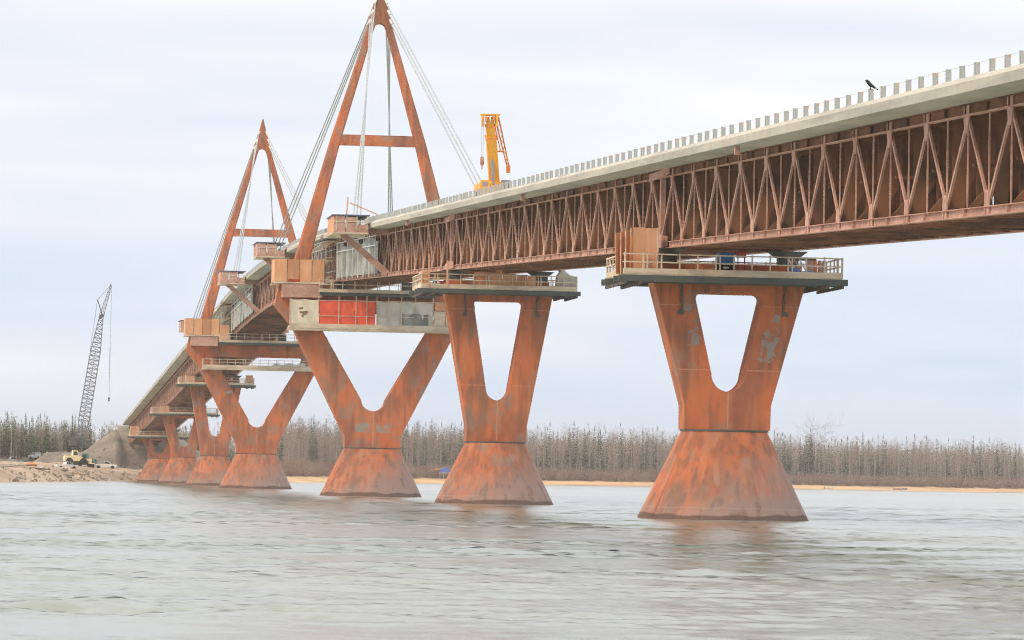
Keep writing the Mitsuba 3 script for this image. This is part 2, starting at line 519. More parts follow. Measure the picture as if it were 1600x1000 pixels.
TOPG = mikit.ply(MB().prism([(-.50, .22), (.50, .22), (.50, -.18), (.24, -.95), (-.24, -.95), (-.50, -.18)], -.03, .03).mesh(), 'truss_rust')
BOTG = mikit.ply(MB().prism([(-.42, -.17), (.42, -.17), (.42, .22), (.30, .85), (-.30, .85), (-.42, .22)], -.03, .03).mesh(), 'truss_rust')
XL = P - 3.66
for k, u in enumerate(st):
    c = curb(u)
    big = at_pier[k]
    bar_part('vertical', br, (XL, u, c - 5.0), (XL, u, c - 1.17), .40 if big else .085, .30 if big else .06, 'truss_rust')
    key = numbered(f'{br}__gusset_plate')
    rot = T().translate([XL - .075, float(u), float(c + (ZB if bottom_node[k] else ZT))]).rotate([0, 0, 1], 90)
    scene[key] = {**(BOTG if bottom_node[k] else TOPG), 'to_world': rot}
    if k + 1 < len(st):
        v, c2 = st[k + 1], curb(st[k + 1])
        za, zb = (c + ZB + .3, c2 + ZT - .3) if bottom_node[k] else (c + ZT - .3, c2 + ZB + .3)
        bar_part('diagonal', br, (XL, u, za), (XL, v, zb), .17, .105, 'truss_rust')
    if big:
        put('node_plate', MB().prism([(-3.1, -.36), (3.1, -.36), (3.1, .22), (1.0, .38), (-1.0, .38), (-3.1, .22)], -.04, .04).move(0, 0, 0, math.pi / 2).move(XL - .21, u, c - 5.02), 'truss_rust', br)
        put('node_plate', MB().box(XL - .26, XL - .2, u - 3.75, u + 3.75, c - 1.19, c - .74), 'truss_rust', br)

inner = MB()
DIAPH = Polygon([(-3.45, -5.07), (3.45, -5.07), (3.45, -1.26), (-3.45, -1.26)])
for pts_ in ([(-.75, -4.9), (.75, -4.9), (.12, -3.0), (-.12, -3.0)], [(1.2, -4.9), (2.9, -4.9), (2.8, -4.1), (2.3, -3.3)], [(-1.2, -4.9), (-2.9, -4.9), (-2.8, -4.1), (-2.3, -3.3)]):
    DIAPH = DIAPH.difference(Polygon(pts_))
for k, u in enumerate(st):
    c = curb(u)
    inner.box(P - 3.46, P + 3.46, u - .11, u + .11, c - 1.25, c - .76)
    inner.box(P - 3.45, P + 3.45, u - .11, u + .11, c - 5.33, c - 5.08)
    if bottom_node[k]:
        # plate diaphragm with an inspection opening low in the middle and one each side
        inner.prism(DIAPH, u - .02, u + .02).v[-1][:] += (P, 0, c)
        for x in (-2.35, -.9, .9, 2.35):
            inner.box(P + x - .06, P + x + .06, u - .12, u - .021, c - 5.07, c - 1.26)
    else:
        for s in (-1, 1):
            inner.bar((P + s * 3.5, u, c - 5.05), (P, u, c - 1.2), .30, .16, (0, 1, 0))
            inner.bar((P + s * 3.45, u, c - 3.2), (P + s * .2, u, c - 3.2), .22, .12, (0, 0, 1))
    xr = P + 3.66
    inner.bar((xr, u, c - 5.0), (xr, u, c - 1.17), .30 if at_pier[k] else .12, .09)
    if k + 1 < len(st):
        v, c2 = st[k + 1], curb(st[k + 1])
        za, zb = (c + ZB + .2, c2 + ZT - .2) if bottom_node[k] else (c + ZT - .2, c2 + ZB + .2)
        inner.bar((xr, u, za), (xr, v, zb), .20, .125)
        q = 1 if k % 2 else -1
        inner.bar((P - q * 3.4, u, c - 5.2), (P + q * 3.4, v, c2 - 5.2), .22, .12, (0, 0, 1))
        for xs in (-1.6, 1.6):
            inner.bar((P + xs, u, c - 1.0), (P + xs, v, c2 - 1.0), .12, .30, (0, 0, 1))
        inner.bar((P - .9, u, c - 4.9), (P - .9, v, c2 - 4.9), .06, .9, (1, 0, 0))
put('inner_bracing', inner, 'brace_rust', br, kind='stuff')  # interior shade is put into the colour of bracing and far truss

# parapet posts: the 300 nearest on the seen side one by one, the rest as one part
POST = MB().box(-.11, .11, -.012, .012, .02, .55).box(-.115, -.095, -.06, .06, .02, .55).box(.095, .115, -.06, .06, .02, .55).box(-.15, .15, -.12, .12, -.02, .03)
POST.add([(-.01, .012, .02), (.01, .012, .02), (.01, .2, .02), (-.01, .2, .02), (-.01, .012, .22), (.01, .012, .22)], [[0, 1, 2], [0, 2, 3], [0, 4, 5], [0, 5, 1], [1, 5, 2], [0, 3, 4], [3, 2, 5], [3, 5, 4]])
PV, PF = POST.mesh()
POSTS = mikit.ply((PV, PF), 'galvanised')
rest = MB()
pu = np.arange(U0 + 1.2, U1 - 1, 2.5)
for i, u in enumerate(pu):
    jig = rng.normal(0, .035), rng.normal(0, .02), rng.normal(0, .02)
    if i < 296:
        key = numbered(f'{br}__parapet_post')
        scene[key] = {**POSTS, 'to_world': T().translate([P - 5.13 + jig[1], float(u), curb(u) + .0]).rotate([0, 1, 0], math.degrees(jig[0]) * .6).rotate([0, 0, 1], math.degrees(jig[2]) * 3)}
    else:
        rest.add(PV + (P - 5.13, u, curb(u)), PF)
    rest.add(PV * (-1, 1, 1) + (P + 5.13, u, curb(u)), PF[:, ::-1])
put('far_posts', rest, 'galvanised', br, kind='stuff')
wire = MB()
for u, v in zip(pu[:140], pu[1:141]):
    m_ = (u + v) / 2
    wire.tube((P - 5.1, u, curb(u) + .54), (P - 5.1, m_, curb(m_) + .51), .012, 3).tube((P - 5.1, m_, curb(m_) + .51), (P - 5.1, v, curb(v) + .54), .012, 3)
put('line', wire, 'cable_steel', br)
fl = MB()
for i in range(9, 70):
    if rng.random() < .3:
        u = pu[i] - rng.uniform(.3, .6)
        fl.box(P - 5.12, P - 5.10, u - .06, u + .06, curb(u) + .40, curb(u) + .53)
put('flagging', fl, 'orange_paint', br, kind='stuff')

# outriggers that take the stays
OUT_U = [UA + 225 - 56.25, UA + 225 + 56.25, UA + 415 - 56.25, UA + 415 + 56.25]
for u in OUT_U:
    c = curb(u)
    for s in (-1, 1):
        o = put('outrigger', MB().bar((P + s * 3.5, u, c - 1.05), (P + s * 8.9, u, c - .95), .55, .62, (0, 1, 0)), 'truss_rust', br)
        put('strut', MB().bar((P + s * 8.3, u, c - 1.30), (P + s * 3.75, u, c - 5.1), .60, .75, (0, 1, 0)), 'truss_rust', o)

# ------------------------------------------------------------------ piers
PIER_WORDS = ['nearest rust steel pier, rightmost of the row, with grey mill scale on its V legs', 'second nearest rust steel V pier, standing between the big pier and the near pylon pier',
              None, None, 'rust steel V pier just beyond the far pylon pier', 'rust steel V pier second from the far bank', 'smallest rust steel V pier beside the gravel embankment']


def cone(pier, u, r0, r1):
    ns, prof = 72, [(-2.5, r0 + .5 * (r0 - r1)), (0, r0), (1.3, r0 - .25 * (r0 - r1)), (2.6, r0 - .5 * (r0 - r1)), (3.9, r0 - .75 * (r0 - r1)), (5.2, r1)]
    t = np.arange(ns) * 2 * math.pi / ns
    v = np.vstack([np.stack([P + r * np.cos(t), u + r * np.sin(t), np.full(ns, z)], 1) for z, r in prof] + [[[P, u, 5.2]]])
    f = []
    for i in range(len(prof) - 1):
        for j in range(ns):
            a, b = i * ns + j, i * ns + (j + 1) % ns
            f += [(a, b, b + ns), (a, b + ns, a + ns)]
    top = (len(prof) - 1) * ns
    f += [(top + j, top + (j + 1) % ns, len(v) - 1) for j in range(ns)]
    put('cone_base', MB().add(v, f), 'cone_rust', pier, smooth=35)
    seam = MB()
    for ang in (-2.02, -1.28, -.55, -2.7):
        ca, sa = math.cos(ang), math.sin(ang)
        seam.bar((P + (r0 + .01) * ca, u + (r0 + .01) * sa, 0), (P + (r1 + .01) * ca, u + (r1 + .01) * sa, 5.15), .05, .05, (ca, sa, 0))
    put('weld_seam', seam, 'cone_rust', pier)
    put('base_ring', trimesh.creation.annulus(r1 - .3, r1 + .07, .10, transform=np.array([[1, 0, 0, P], [0, 1, 0, u], [0, 0, 1, 5.25], [0, 0, 0, 1]], float), sections=64), 'dark_steel', pier, smooth=40)


def arc_hole(top, ht, fil, zb, rb, hside, zside):
    """the hole between the legs: rounded top corners, round bottom"""
    body = Polygon([(-ht, top), (ht, top), (hside, zside), (-hside, zside)])
    low = Polygon([(-hside, zside), (hside, zside), (hside * .97, zside - .05), (-hside * .97, zside - .05)])
    t = np.linspace(math.pi, 2 * math.pi, 25)
    cup = Polygon([(hside * math.cos(a), zside + (zside - zb) * math.sin(a)) for a in t])
    return unary_union([body, low, cup]).buffer(-fil).buffer(fil, 12).buffer(.001)


AXIS = P
SHIFT = {0: .26, 1: .34, 2: .30, 3: .08}


def truss_foot(u):
    return curb(u) - 5.375


for idx, u in enumerate(pier_u):
    if idx in (2, 3):
        continue
    P = AXIS + SHIFT.get(idx, 0)
    zf = truss_foot(u)
    zs = zf - 1.62                                # platform floor
    pier = thing('bridge_pier', PIER_WORDS[idx], 'pier')
    cone(pier, u, 5.1, 2.56)
    ztop = zs + .25
    outer = Polygon([(-2.56, 5.3), (-2.58, 6.75), (-4.72, ztop), (4.72, ztop), (2.58, 6.75), (2.56, 5.3)])
    zh = zs - 1.0
    zb = {0: 7.55, 1: 8.8, 4: 8.75, 5: 7.4, 6: 6.4}[idx]
    hs = 1.02
    hole = arc_hole(zh, 2.12 + (.1 if idx in (1, 4) else 0), .34, zb, hs, hs, zb + 1.05)
    put('leg_frame', MB().prism(outer.difference(hole).simplify(.003), u - 1.15, u + 1.15), 'pier_rust', pier)
    put('weld_seam', MB().box(P - .03, P + .03, u - 1.165, u - 1.148, 5.4, zb - .05).move(0, 0, 0), 'weld_paint', pier)
    # everything of the frame was built about x = 0
    k = [q for q in scene if q.startswith(pier + '__leg_frame')][-1]
    scene[k]['to_world'] = T().translate([P, 0, 0])
    for x in (-2.95, 3.3):
        put('hanger', MB().bar((P + x, u - 1.22, zs - .3), (P + x * .97, u - 1.22, zs - 2.1), .16, .10).box(P + x - .15, P + x + .2, u - 1.24, u - 1.16, zs - 2.3, zs - 2.05), 'dark_steel', pier)
    if idx in (0, 1):
        for q in (-1, 1):
            for z, w in ((zh - .75, .0), (zb + 1.25, .0)):
                f = (z - 6.75) / (ztop - 6.75)
                xo = 2.58 + f * 2.14 - .02
                xi = hs + (z - zb - 1.05) / (zh - zb - 1.05) * (2.15 - hs) + .03
                a_, b_ = sorted((P + q * xi, P + q * xo))
                boxp('weld_seam', pier, a_, b_, u - 1.162, u - 1.147, z, z + .045, 'weld_paint')
    # crosshead, bearings, bearing blocks
    put('crosshead', MB().box(P - 4.3, P + 4.3, u - 1.0, u + 1.0, ztop + .0, zs + .78), 'pier_rust', pier)
    for s in (-1, 1):
        b = put('bearing', MB().box(P + s * 3.66 - .55, P + s * 3.66 + .55, u - .6, u + .6, zs + .78, zf - .35), 'dark_steel', pier)
        put('bearing_plate', MB().prism([(-1.1, 0), (1.1, 0), (.65, -.34), (-.65, -.34)], u - .75, u + .75).move(P + s * 3.66, 0, zf - .01), 'dark_steel', pier)

P = AXIS
# mill scale patches on the nearest pier's legs, thin ragged flakes proud of the plate
def ragged(pts, amp, seed):
    r_ = np.random.default_rng(seed)
    out = []
    for (ax, az), (bx_, bz_) in zip(pts, pts[1:] + pts[:1]):
        n_ = max(2, int(math.hypot(bx_ - ax, bz_ - az) / .08))
        for t in np.arange(n_) / n_:
            out.append((ax + (bx_ - ax) * t + r_.normal(0, amp), az + (bz_ - az) * t + r_.normal(0, amp * .6)))
    g = Polygon(out).buffer(0)
    return g if g.geom_type == 'Polygon' else max(g.geoms, key=lambda q: q.area)


for pts, sd in (([(1.78, 9.4), (2.5, 9.3), (3.05, 11.2), (2.95, 12.0), (2.6, 11.6), (2.2, 11.2)], 1), ([(2.55, 11.5), (2.85, 11.4), (3.0, 12.3), (2.75, 12.2)], 2), ([(-2.35, 10.3), (-1.98, 10.1), (-1.75, 10.7), (-2.2, 11.2), (-2.5, 11.0)], 3),
                ([(-2.2, 8.9), (-1.6, 8.75), (-1.7, 9.1), (-2.1, 9.2)], 4), ([(-2.75, 12.3), (-2.2, 12.1), (-2.3, 12.7), (-2.6, 12.8)], 5), ([(-2.0, 11.2), (-1.85, 11.1), (-1.95, 11.9), (-2.1, 12.1)], 6)):
    put('scale_patch', MB().prism(ragged(pts, .13, sd), UA - 1.156, UA - 1.149).move(P + .26), 'scale_grey', 'bridge_pier')

# pylon piers and the A-shaped pylons on them
PYL = [(2, 'near', 'big rust pylon pier with wide V legs behind a red tarpaulin'), (3, 'far', 'smaller far pylon pier with wide V legs and bare railings across it')]
for idx, which, words in PYL:
    u = pier_u[idx]
    P = AXIS + SHIFT[idx]
    pier = thing('pylon_pier', words, 'pier')
    cone(pier, u, 5.65, 3.15)
    half = [(3.1, 5.3), (3.15, 6.7), (9.15, 18.55), (11.15, 20.95), (10.95, 22.2), (10.6, 23.5), (8.1, 23.5), (7.9, 22.35)]
    outer = Polygon([(-x, z) for x, z in half] + [(x, z) for x, z in half[::-1]])
    hole = arc_hole(20.2, 7.0, .25, 9.35, 1.35, 1.35, 10.55)
    k = put('leg_frame', MB().prism(outer.difference(hole).simplify(.003), u - 1.2, u + 1.2), 'pier_rust', pier)
    scene[k]['to_world'] = T().translate([P, 0, 0])
    put('weld_seam', MB().box(P - .04, P + .04, u - 1.215, u - 1.198, 5.4, 9.2), 'weld_paint', pier)
    for s in (-1, 1):
        put('bearing', MB().box(P + s * 3.66 - .6, P + s * 3.66 + .6, u - .7, u + .7, 22.35, truss_foot(u) - .01), 'dark_steel', pier)
    if which == 'near':
        for x0, x1 in ((-2.0, -.35), (.35, 2.0)):
            put('scale_patch', MB().prism(ragged([(x0, 7.0), (x1, 7.0), (x1, 8.05), (x0, 8.05)], .05, int(x0 * 10) + 40), u - 1.209, u - 1.199).move(P), 'scale_grey', pier)
    else:
        put('scale_patch', MB().prism(ragged([(-5.2, 14.3), (-4.0, 14.7), (-3.9, 15.1), (-5.3, 14.7)], .05, 77), u - 1.209, u - 1.199).move(P), 'scale_grey', pier)
    py = thing('bridge_pylon', f'{"tall near" if which == "near" else "far, smaller looking"} A-shaped rust steel pylon with one cross beam', 'pylon')
    zs_ = [23.5, 26.1, 33.4, 39.25, 46, 51, 52.45]
    wid = lambda z: np.interp(z, [23.5, 26, 39, 51, 53], [1.85, 1.7, 1.18, .80, .76])
    dep = lambda z: np.interp(z, [23.5, 52.5], [1.7, 1.15])
    for s in (-1, 1):
        V, F = [], []
        for z in zs_:
            xo = float(np.interp(z, [23.5, 26.1, 33.4, 39.25, 51, 53], [9.73, 9.0, 7.0, 5.37, 1.74, 1.15]))
            xi, dp = xo - wid(z), dep(z) / 2
            ch = .16
            for x, y in ((xo, -dp + ch), (xo, dp - ch), (xo - ch, dp), (xi + ch, dp), (xi, dp - ch), (xi, -dp + ch), (xi + ch, -dp), (xo - ch, -dp)):
                V.append((P + s * x, u + y, z))
        for i in range(len(zs_) - 1):
            for j in range(8):
                a, b = i * 8 + j, i * 8 + (j + 1) % 8
                F += [(a, b, b + 8), (a, b + 8, a + 8)]
        F = np.array(F)
        put('leg', MB().add(V, F if s > 0 else F[:, ::-1]), 'pier_rust', py)
    put('cross_beam', MB().box(P - 4.45, P + 4.45, u - .5, u + .5, 39.0, 40.05).box(P - 4.2, P + 4.2, u - .56, u + .56, 38.94, 39.0).box(P - 4.2, P + 4.2, u - .56, u + .56, 40.05, 40.1), 'pier_rust', py)
    t = np.linspace(0, math.pi, 15)
    hd = [(-1.40, 52.3), (-1.05, 53.6), (-.42, 55.8), (-.05, 57.25), (.05, 57.25), (.42, 55.8), (1.05, 53.6), (1.40, 52.3)] + [(.62 * math.cos(a), 52.05 + .55 * math.sin(a)) for a in t]
    head = put('head', MB().prism(hd, u - .62, u + .62).move(P), 'pier_rust', py)
    for z, x in ((55.0, .62), (53.8, .92), (52.75, 1.18)):
        for s in (-1, 1):
            for q in (-1, 1):
                put('cable_socket', MB().tube((P + s * (x - .12), u + q * .55, z + .28), (P + s * (x + .10), u + q * .86, z - .22), .13, 8), 'pale_paint', head)
    # the stays
    for s in (-1, 1):
        for q in (-1, 1):
            uo = u + q * 56.25
            c = curb(uo)
            side = 'left' if s < 0 else 'right'
            toward = 'towards the camera' if q < 0 else 'away from the camera'
            for kk, (z, x) in enumerate(((55.0, .66), (53.8, .96), (52.75, 1.22))):
                word = ('upper', 'middle', 'lower')[kk]
                cb = thing('stay_cable', f'{word} of three {side} stay cables running down {toward} from the {"near" if which == "near" else "far"} pylon', 'cable')
                dy = (.55, 0, -.55)[kk]
                dx = (.42, 0, -.42)[kk]
                put('strand', MB().tube((P + s * x, u + q * .9, z - .3), (P + s * (7.2 + dx), uo + q * dy, c - .45), .075, 7), 'cable_steel', cb, smooth=60)
                put('clamp', MB().tube((P + s * (7.2 + dx) , uo + q * dy, c - .75), (P + s * (7.2 + dx), uo + q * dy, c - .30), .16, 8), 'galvanised', cb)


P = AXIS
# ------------------------------------------------------------------ work platforms
def railing(pf, x0, x1, y0, y1, z, step, h=1.12, sides='fblr', post=.085, rail=.075, mid=True):
    def run(a, b):
        L = math.hypot(b[0] - a[0], b[1] - a[1])
        n_ = max(1, int(round(L / step)))
        side = (1, 0, 0) if abs(b[0] - a[0]) < .01 else (0, 1, 0)
        for i in range(n_ + 1):
            t = i / n_
            px, py_ = a[0] + (b[0] - a[0]) * t, a[1] + (b[1] - a[1]) * t
            bar_part('railing_post', pf, (px, py_, z), (px, py_, z + h + rng.uniform(-.02, .05)), post, post, 'old_wood')
            if i % 4 == 1:
                ox, oy = (b[0] - a[0]) / L * .24, (b[1] - a[1]) / L * .24
                bar_part('railing_post', pf, (px + ox, py_ + oy, z), (px + ox, py_ + oy, z + h), post, post, 'old_wood')
        off = np.array([0, -.07, 0]) if side == (0, 1, 0) else np.array([-.07, 0, 0])
        for zz in ((h - .05, h * .54) if mid else (h - .05,)):
            bar_part('rail', pf, np.array([a[0], a[1], z + zz]) + off, np.array([b[0], b[1], z + zz + rng.uniform(-.03, .03)]) + off, rail, .045, 'old_wood', side)
    if 'f' in sides:
        run((x0, y0), (x1, y0))
    if 'b' in sides:
        run((x0, y1), (x1, y1))
    if 'l' in sides:
        run((x0, y0 + .1), (x0, y1 - .1))
    if 'r' in sides:
        run((x1, y0 + .1), (x1, y1 - .1))


def platform(u, zs, half, words, step=1.12, yf=3.9, yb=3.2):
    pf = thing('work_platform', words, 'platform')
    for y in (u - yf + .12, u - 1.75, u + 1.75, u + yb - .12):
        boxp('beam', pf, P - half - .35, P + half + .35, y - .11, y + .11, zs - .52, zs - .15, 'dark_steel')
    for i in range(-7, 8):
        x = i * half / 7
        if abs(x) > 4.9 or abs(i) == 7:
            boxp('joist', pf, P + x - .07, P + x + .07, u - yf - .25, u + yb + .25, zs - .70, zs - .53, 'bark_dark')
    fl_ = MB()
    for y0, y1 in ((u - yf, u - 1.2), (u + 1.2, u + yb)):
        fl_.box(P - half, P + half, y0, y1, zs - .15, zs)
    for s in (-1, 1):
        a_, b_ = sorted((P + s * 4.85, P + s * half))
        fl_.box(a_, b_, u - 1.19, u + 1.19, zs - .15, zs)
    put('floor', fl_, 'old_wood', pf)
    for k in range(4):
        w = 2 * half / 4
        boxp('toe_board', pf, P - half + k * w + .01, P - half + (k + 1) * w - .01, u - yf - .055, u - yf - .01, zs - .10 + rng.uniform(-.02, .02), zs + .24, 'old_wood')
    for s in (-1, 1):
        a_, b_ = sorted((P + s * (half + .01), P + s * (half + .05)))
        boxp('toe_board', pf, a_, b_, u - yf, u + yb, zs - .1, zs + .24, 'old_wood')
    railing(pf, P - half, P + half, u - yf, u + yb, zs, step)
    return pf


def sheets(name, words, cat, panels, bsdf='plywood', group=None):
    """upright sheets, each (x0, x1, y0, y1, z0, z1) or two points with a thickness"""
    t = thing(name, words, cat, group)
    for p_ in panels:
        put('panel', MB().box(*p_), bsdf, t)
    return t


zs = [truss_foot(u) - 1.62 for u in pier_u]
platform(pier_u[0], zs[0], 6.45, 'wooden work platform with railings round the top of the nearest pier', 1.12)
platform(pier_u[1], zs[1], 6.6, 'wooden work platform with railings round the top of the second nearest pier', 1.12)
platform(pier_u[4], zs[4], 6.7, 'wooden work platform just behind the legs of the far pylon pier', 1.4)
platform(pier_u[5], zs[5], 6.8, 'wooden work platform on the pier second from the far bank', 1.6)
platform(pier_u[6], zs[6], 7.0, 'lowest wooden work platform, on the pier next to the embankment', 1.6)

# plywood shelter on the nearest platform
u, z = pier_u[0], zs[0]
sh = thing('plywood_shelter', 'tall orange plywood shelter at the left end of the nearest work platform', 'shelter')
for k in range(3):
    y0 = u - 3.2 + k * 1.9
    y0 = u - 3.3 + .12 * k
    put('panel', MB().bar((P - 6.78 + .31 * k, y0, z - .1), (P - 6.84 + .31 * k, y0 - .02, z + 2.30 + .10 * k), .62, .03, (1, -.62, 0)), ('plywood_pale', 'plywood', 'plywood_pale')[k], sh)
    bar_part('batten', sh, (P - 6.66 + .31 * k, y0 - .30, z), (P - 6.70 + .31 * k, y0 - .32, z + 2.32 + .10 * k), .07, .05, 'old_wood')
put('panel', MB().box(P - 6.10, P - 5.62, u - 3.40, u - 3.37, z, z + 2.05), 'plywood_worn', sh)
put('panel', MB().box(P - 5.95, P - 5.26, u - 3.66, u - 3.63, z, z + 2.62), 'plywood', sh)
put('panel', MB().box(P - 5.25, P - 4.50, u - 3.67, u - 3.64, z, z + 2.60), 'plywood', sh)
put('panel', MB().box(P - 4.47, P - 4.44, u - 3.64, u - 1.4, z, z + 2.58), 'plywood', sh)
bar_part('batten', sh, (P - 4.52, u - 3.72, z), (P - 4.50, u - 3.72, z + 2.64), .11, .07, 'old_wood')
bar_part('batten', sh, (P - 6.1, u - 3.72, z), (P - 6.1, u - 3.72, z + 2.6), .08, .06, 'plywood')

# gear on the nearest platform
g = thing('generator', 'blue generator on a black base behind the railing of the nearest platform', 'generator')
m = trimesh.creation.box((.95, .8, .62))
put('hood', MB().box(P - .82, P + .12, u - 3.3, u - 2.3, z + .62, z + 1.22).box(P - .74, P + .04, u - 3.22, u - 2.38, z + 1.22, z + 1.30), 'blue_paint', g)
put('base', MB().box(P - .84, P + .14, u - 3.32, u - 2.28, z + .12, z + .60), 'rubber', g)
put('badge', MB().box(P - .55, P - .2, u - 3.335, u - 3.322, z + .38, z + .46), 'pale_paint', g)
put('wheel', MB().tube((P - .70, u - 3.38, z + .14), (P - .70, u - 3.30, z + .14), .14, 12), 'rubber', g)
put('wheel', MB().tube((P + .0, u - 3.38, z + .14), (P + .0, u - 3.30, z + .14), .14, 12), 'rubber', g)
g = thing('fuel_tank', 'small red tank standing right of the blue generator', 'tank')
put('body', MB().tube((P + .34, u - 2.9, z + 1.28), (P + .86, u - 2.9, z + 1.28), .17, 12), 'red_paint', g, smooth=40)
put('frame', MB().bar((P + .4, u - 2.9, z), (P + .4, u - 2.9, z + 1.15), .06).bar((P + .8, u - 2.9, z), (P + .8, u - 2.9, z + 1.15), .06).box(P + .3, P + .9, u - 3.1, u - 2.7, z + 1.05, z + 1.12), 'red_paint', g)
for k, (x, zz) in enumerate(((3.65, .28), (4.6, .2))):
    v, f = trimesh.creation.icosphere(subdivisions=2, radius=1.0).vertices, trimesh.creation.icosphere(subdivisions=2).faces
    v = np.array(v) * (.42, .4, zz) * (1 + .25 * (meshkit.noise(np.array(v) * 2 + k) - .5))[:, None]
    t = thing('tarpaulin_bundle', ('larger blue tarpaulin bundle on the right end of the nearest platform', 'smaller blue tarpaulin bundle nearest the right end of the nearest platform')[k], 'tarpaulin')
    put('sheet', MB().add(v + (P + x, u - 3.3, z + zz * .8), f), 'blue_sheet', t, smooth=60)
    put('tie', MB().tube((P + x - .4, u - 3.3, z + zz * 1.2), (P + x + .4, u - 3.3, z + zz * 1.2), .03, 5), 'rubber', t)
t = thing('pipe_bundle', 'leaning pale pipes in the right corner of the nearest platform', 'pipes')
for k in range(4):
    put('pipe', MB().tube((P + 4.1 + .3 * k, u - 2.9, z), (P + 3.6 + .33 * k, u - 2.0, z + 1.05), .05, 7), 'pale_paint' if k % 2 == 0 else 'truss_rust', t)
t = thing('gas_cylinder_rack', 'rusty rack of cylinders at the right end of the nearest platform', 'rack')
for k in range(3):
    put('cylinder', MB().tube((P + 5.1 + .26 * k, u - 2.6, z), (P + 5.1 + .26 * k, u - 2.6, z + 1.0), .11, 10), ('orange_paint', 'truss_rust', 'galvanised')[k], t, smooth=40)
put('rail', MB().box(P + 4.95, P + 5.8, u - 2.78, u - 2.74, z + .5, z + .58), 'truss_rust', t)
# jack column beside the right bearing
t = thing('jacking_post', 'dark jacking post propping the truss beside the right bearing of the nearest pier', 'jack')
put('column', MB().box(P + 5.05, P + 5.55, u - .3, u + .2, z, truss_foot(u) - .5), 'truss_rust', t)
put('cap', MB().box(P + 4.0, P + 5.6, u - .35, u + .25, truss_foot(u) - .5, truss_foot(u) - .32), 'dark_steel', t)

# second platform
u, z = pier_u[1], zs[1]
t = thing('plywood_screen', 'long tan plywood screen along the railing of the second nearest platform', 'screen')
xs = [-2.15, -.95, .26, 1.47, 2.4, 3.12]
for k in range(5):
    put('panel', MB().box(P + xs[k] + .012, P + xs[k + 1] - .012, u - 3.80, u - 3.77, z + .02, z + (1.30, 1.24, 1.22, 1.18, 1.12)[k]), ('plywood_worn', 'plywood', 'plywood', 'plywood_worn', 'plywood')[k], t)
bar_part('batten', t, (P - 2.1, u - 3.74, z + .6), (P + 3.1, u - 3.74, z + .6), .07, .04, 'old_wood', (0, 1, 0))
for k, (x, h, w) in enumerate(((-6.0, 2.75, .17), (-4.45, 2.2, .2))):
    p_ = thing('timber_post', ('taller tan timber post at the left end of the second nearest platform', 'shorter tan timber post on the second nearest platform')[k], 'post')
    bar_part('shaft', p_, (P + x, u - 3.98, z), (P + x, u - 3.98, z + h), w, .12, 'plywood')
    bar_part('brace', p_, (P + x, u - 3.85, z + .9), (P + x, u - 3.0, z), .08, .08, 'old_wood')
t = thing('plywood_shelter', 'small plywood corner screen at the left end of the second nearest platform', 'shelter')
put('panel', MB().box(P - 6.56, P - 6.1, u - 3.82, u - 3.79, z, z + 1.25), 'plywood', t)
put('panel', MB().box(P - 6.57, P - 6.54, u - 3.79, u - 1.0, z, z + 1.3), 'plywood', t)
t = thing('barrel', 'yellow drum above the plywood screen of the second nearest platform', 'drum')
put('body', MB().tube((P + .1, u - 2.4, z + .55), (P + .1, u - 2.4, z + 1.62), .29, 14), 'yellow_paint', t, smooth=40)
put('stand', MB().box(P - .3, P + .5, u - 2.8, u - 2.0, z, z + .54), 'old_wood', t)
t = thing('canvas_cover', 'grey canvas cover over the right end of the second nearest platform', 'cover')
put('sheet', MB().prism([(4.95, 0), (6.6, 0), (6.6, 1.1), (6.0, 1.25), (5.45, 1.75), (5.05, 1.2)], u - 3.6, u - 2.0).move(P, 0, z), 'tarp_beige', t)
put('seam', MB().box(P + 5.75, P + 5.8, u - 3.62, u - 3.602, z + .05, z + 1.2), 'old_wood', t)
t = thing('tarpaulin_bundle', 'blue tarpaulin bundle high up at the right end of the second nearest platform', 'tarpaulin')
v = np.array(trimesh.creation.icosphere(subdivisions=2).vertices)
put('sheet', MB().add(v * (.35, .4, .28) * (1 + .3 * (meshkit.noise(v * 2) - .5))[:, None] + (P + 5.45, u - 2.2, z + 1.85), trimesh.creation.icosphere(subdivisions=2).faces), 'blue_sheet', t, smooth=60)
put('tie', MB().tube((P + 5.1, u - 2.2, z + 1.9), (P + 5.8, u - 2.2, z + 1.9), .03, 5), 'rubber', t)
for k, (x, b, w) in enumerate(((-5.55, 'blue_sheet', 'blue'), (-5.0, 'red_paint', 'red'))):
    t = thing('tool_box', f'{w} tool box behind the railing of the second nearest platform', 'tool box')
    put('body', MB().box(P + x, P + x + .36, u - 3.4, u - 3.0, z, z + .42), b, t)
    put('lid', MB().box(P + x - .02, P + x + .38, u - 3.42, u - 2.98, z + .42, z + .5), b, t)

# boxes on the small platforms
for idx, x0, x1, h, w in ((4, -5.6, -4.1, 1.35, 'platform just behind the legs of the far pylon pier'), (5, -5.0, -3.3, 1.5, 'platform second from the far bank'), (6, -6.95, -5.0, 2.2, 'lowest platform next to the embankment')):
    u, z = pier_u[idx], zs[idx]
    t = thing('plywood_shelter', f'pale plywood shelter on the wooden {w}', 'shelter')
    for a_, b_ in ((x0, (x0 + x1) / 2 - .02), ((x0 + x1) / 2 + .02, x1)):
        put('panel', MB().box(P + a_, P + b_, u - 3.86, u - 3.82, z + .02, z + h), 'plywood', t)
    put('panel', MB().box(P + x0 - .04, P + x0, u - 3.82, u - 1.5, z + .02, z + h), 'plywood', t)
    put('panel', MB().box(P + x1, P + x1 + .04, u - 3.82, u - 1.5, z + .02, z + h), 'plywood', t)
u, z = pier_u[4], zs[4]
t = thing('crate', 'plywood crate at the right end of the platform just behind the far pylon pier', 'crate')
put('body', MB().box(P + 5.3, P + 6.5, u - 3.4, u - 2.2, z, z + 1.6), 'plywood', t)
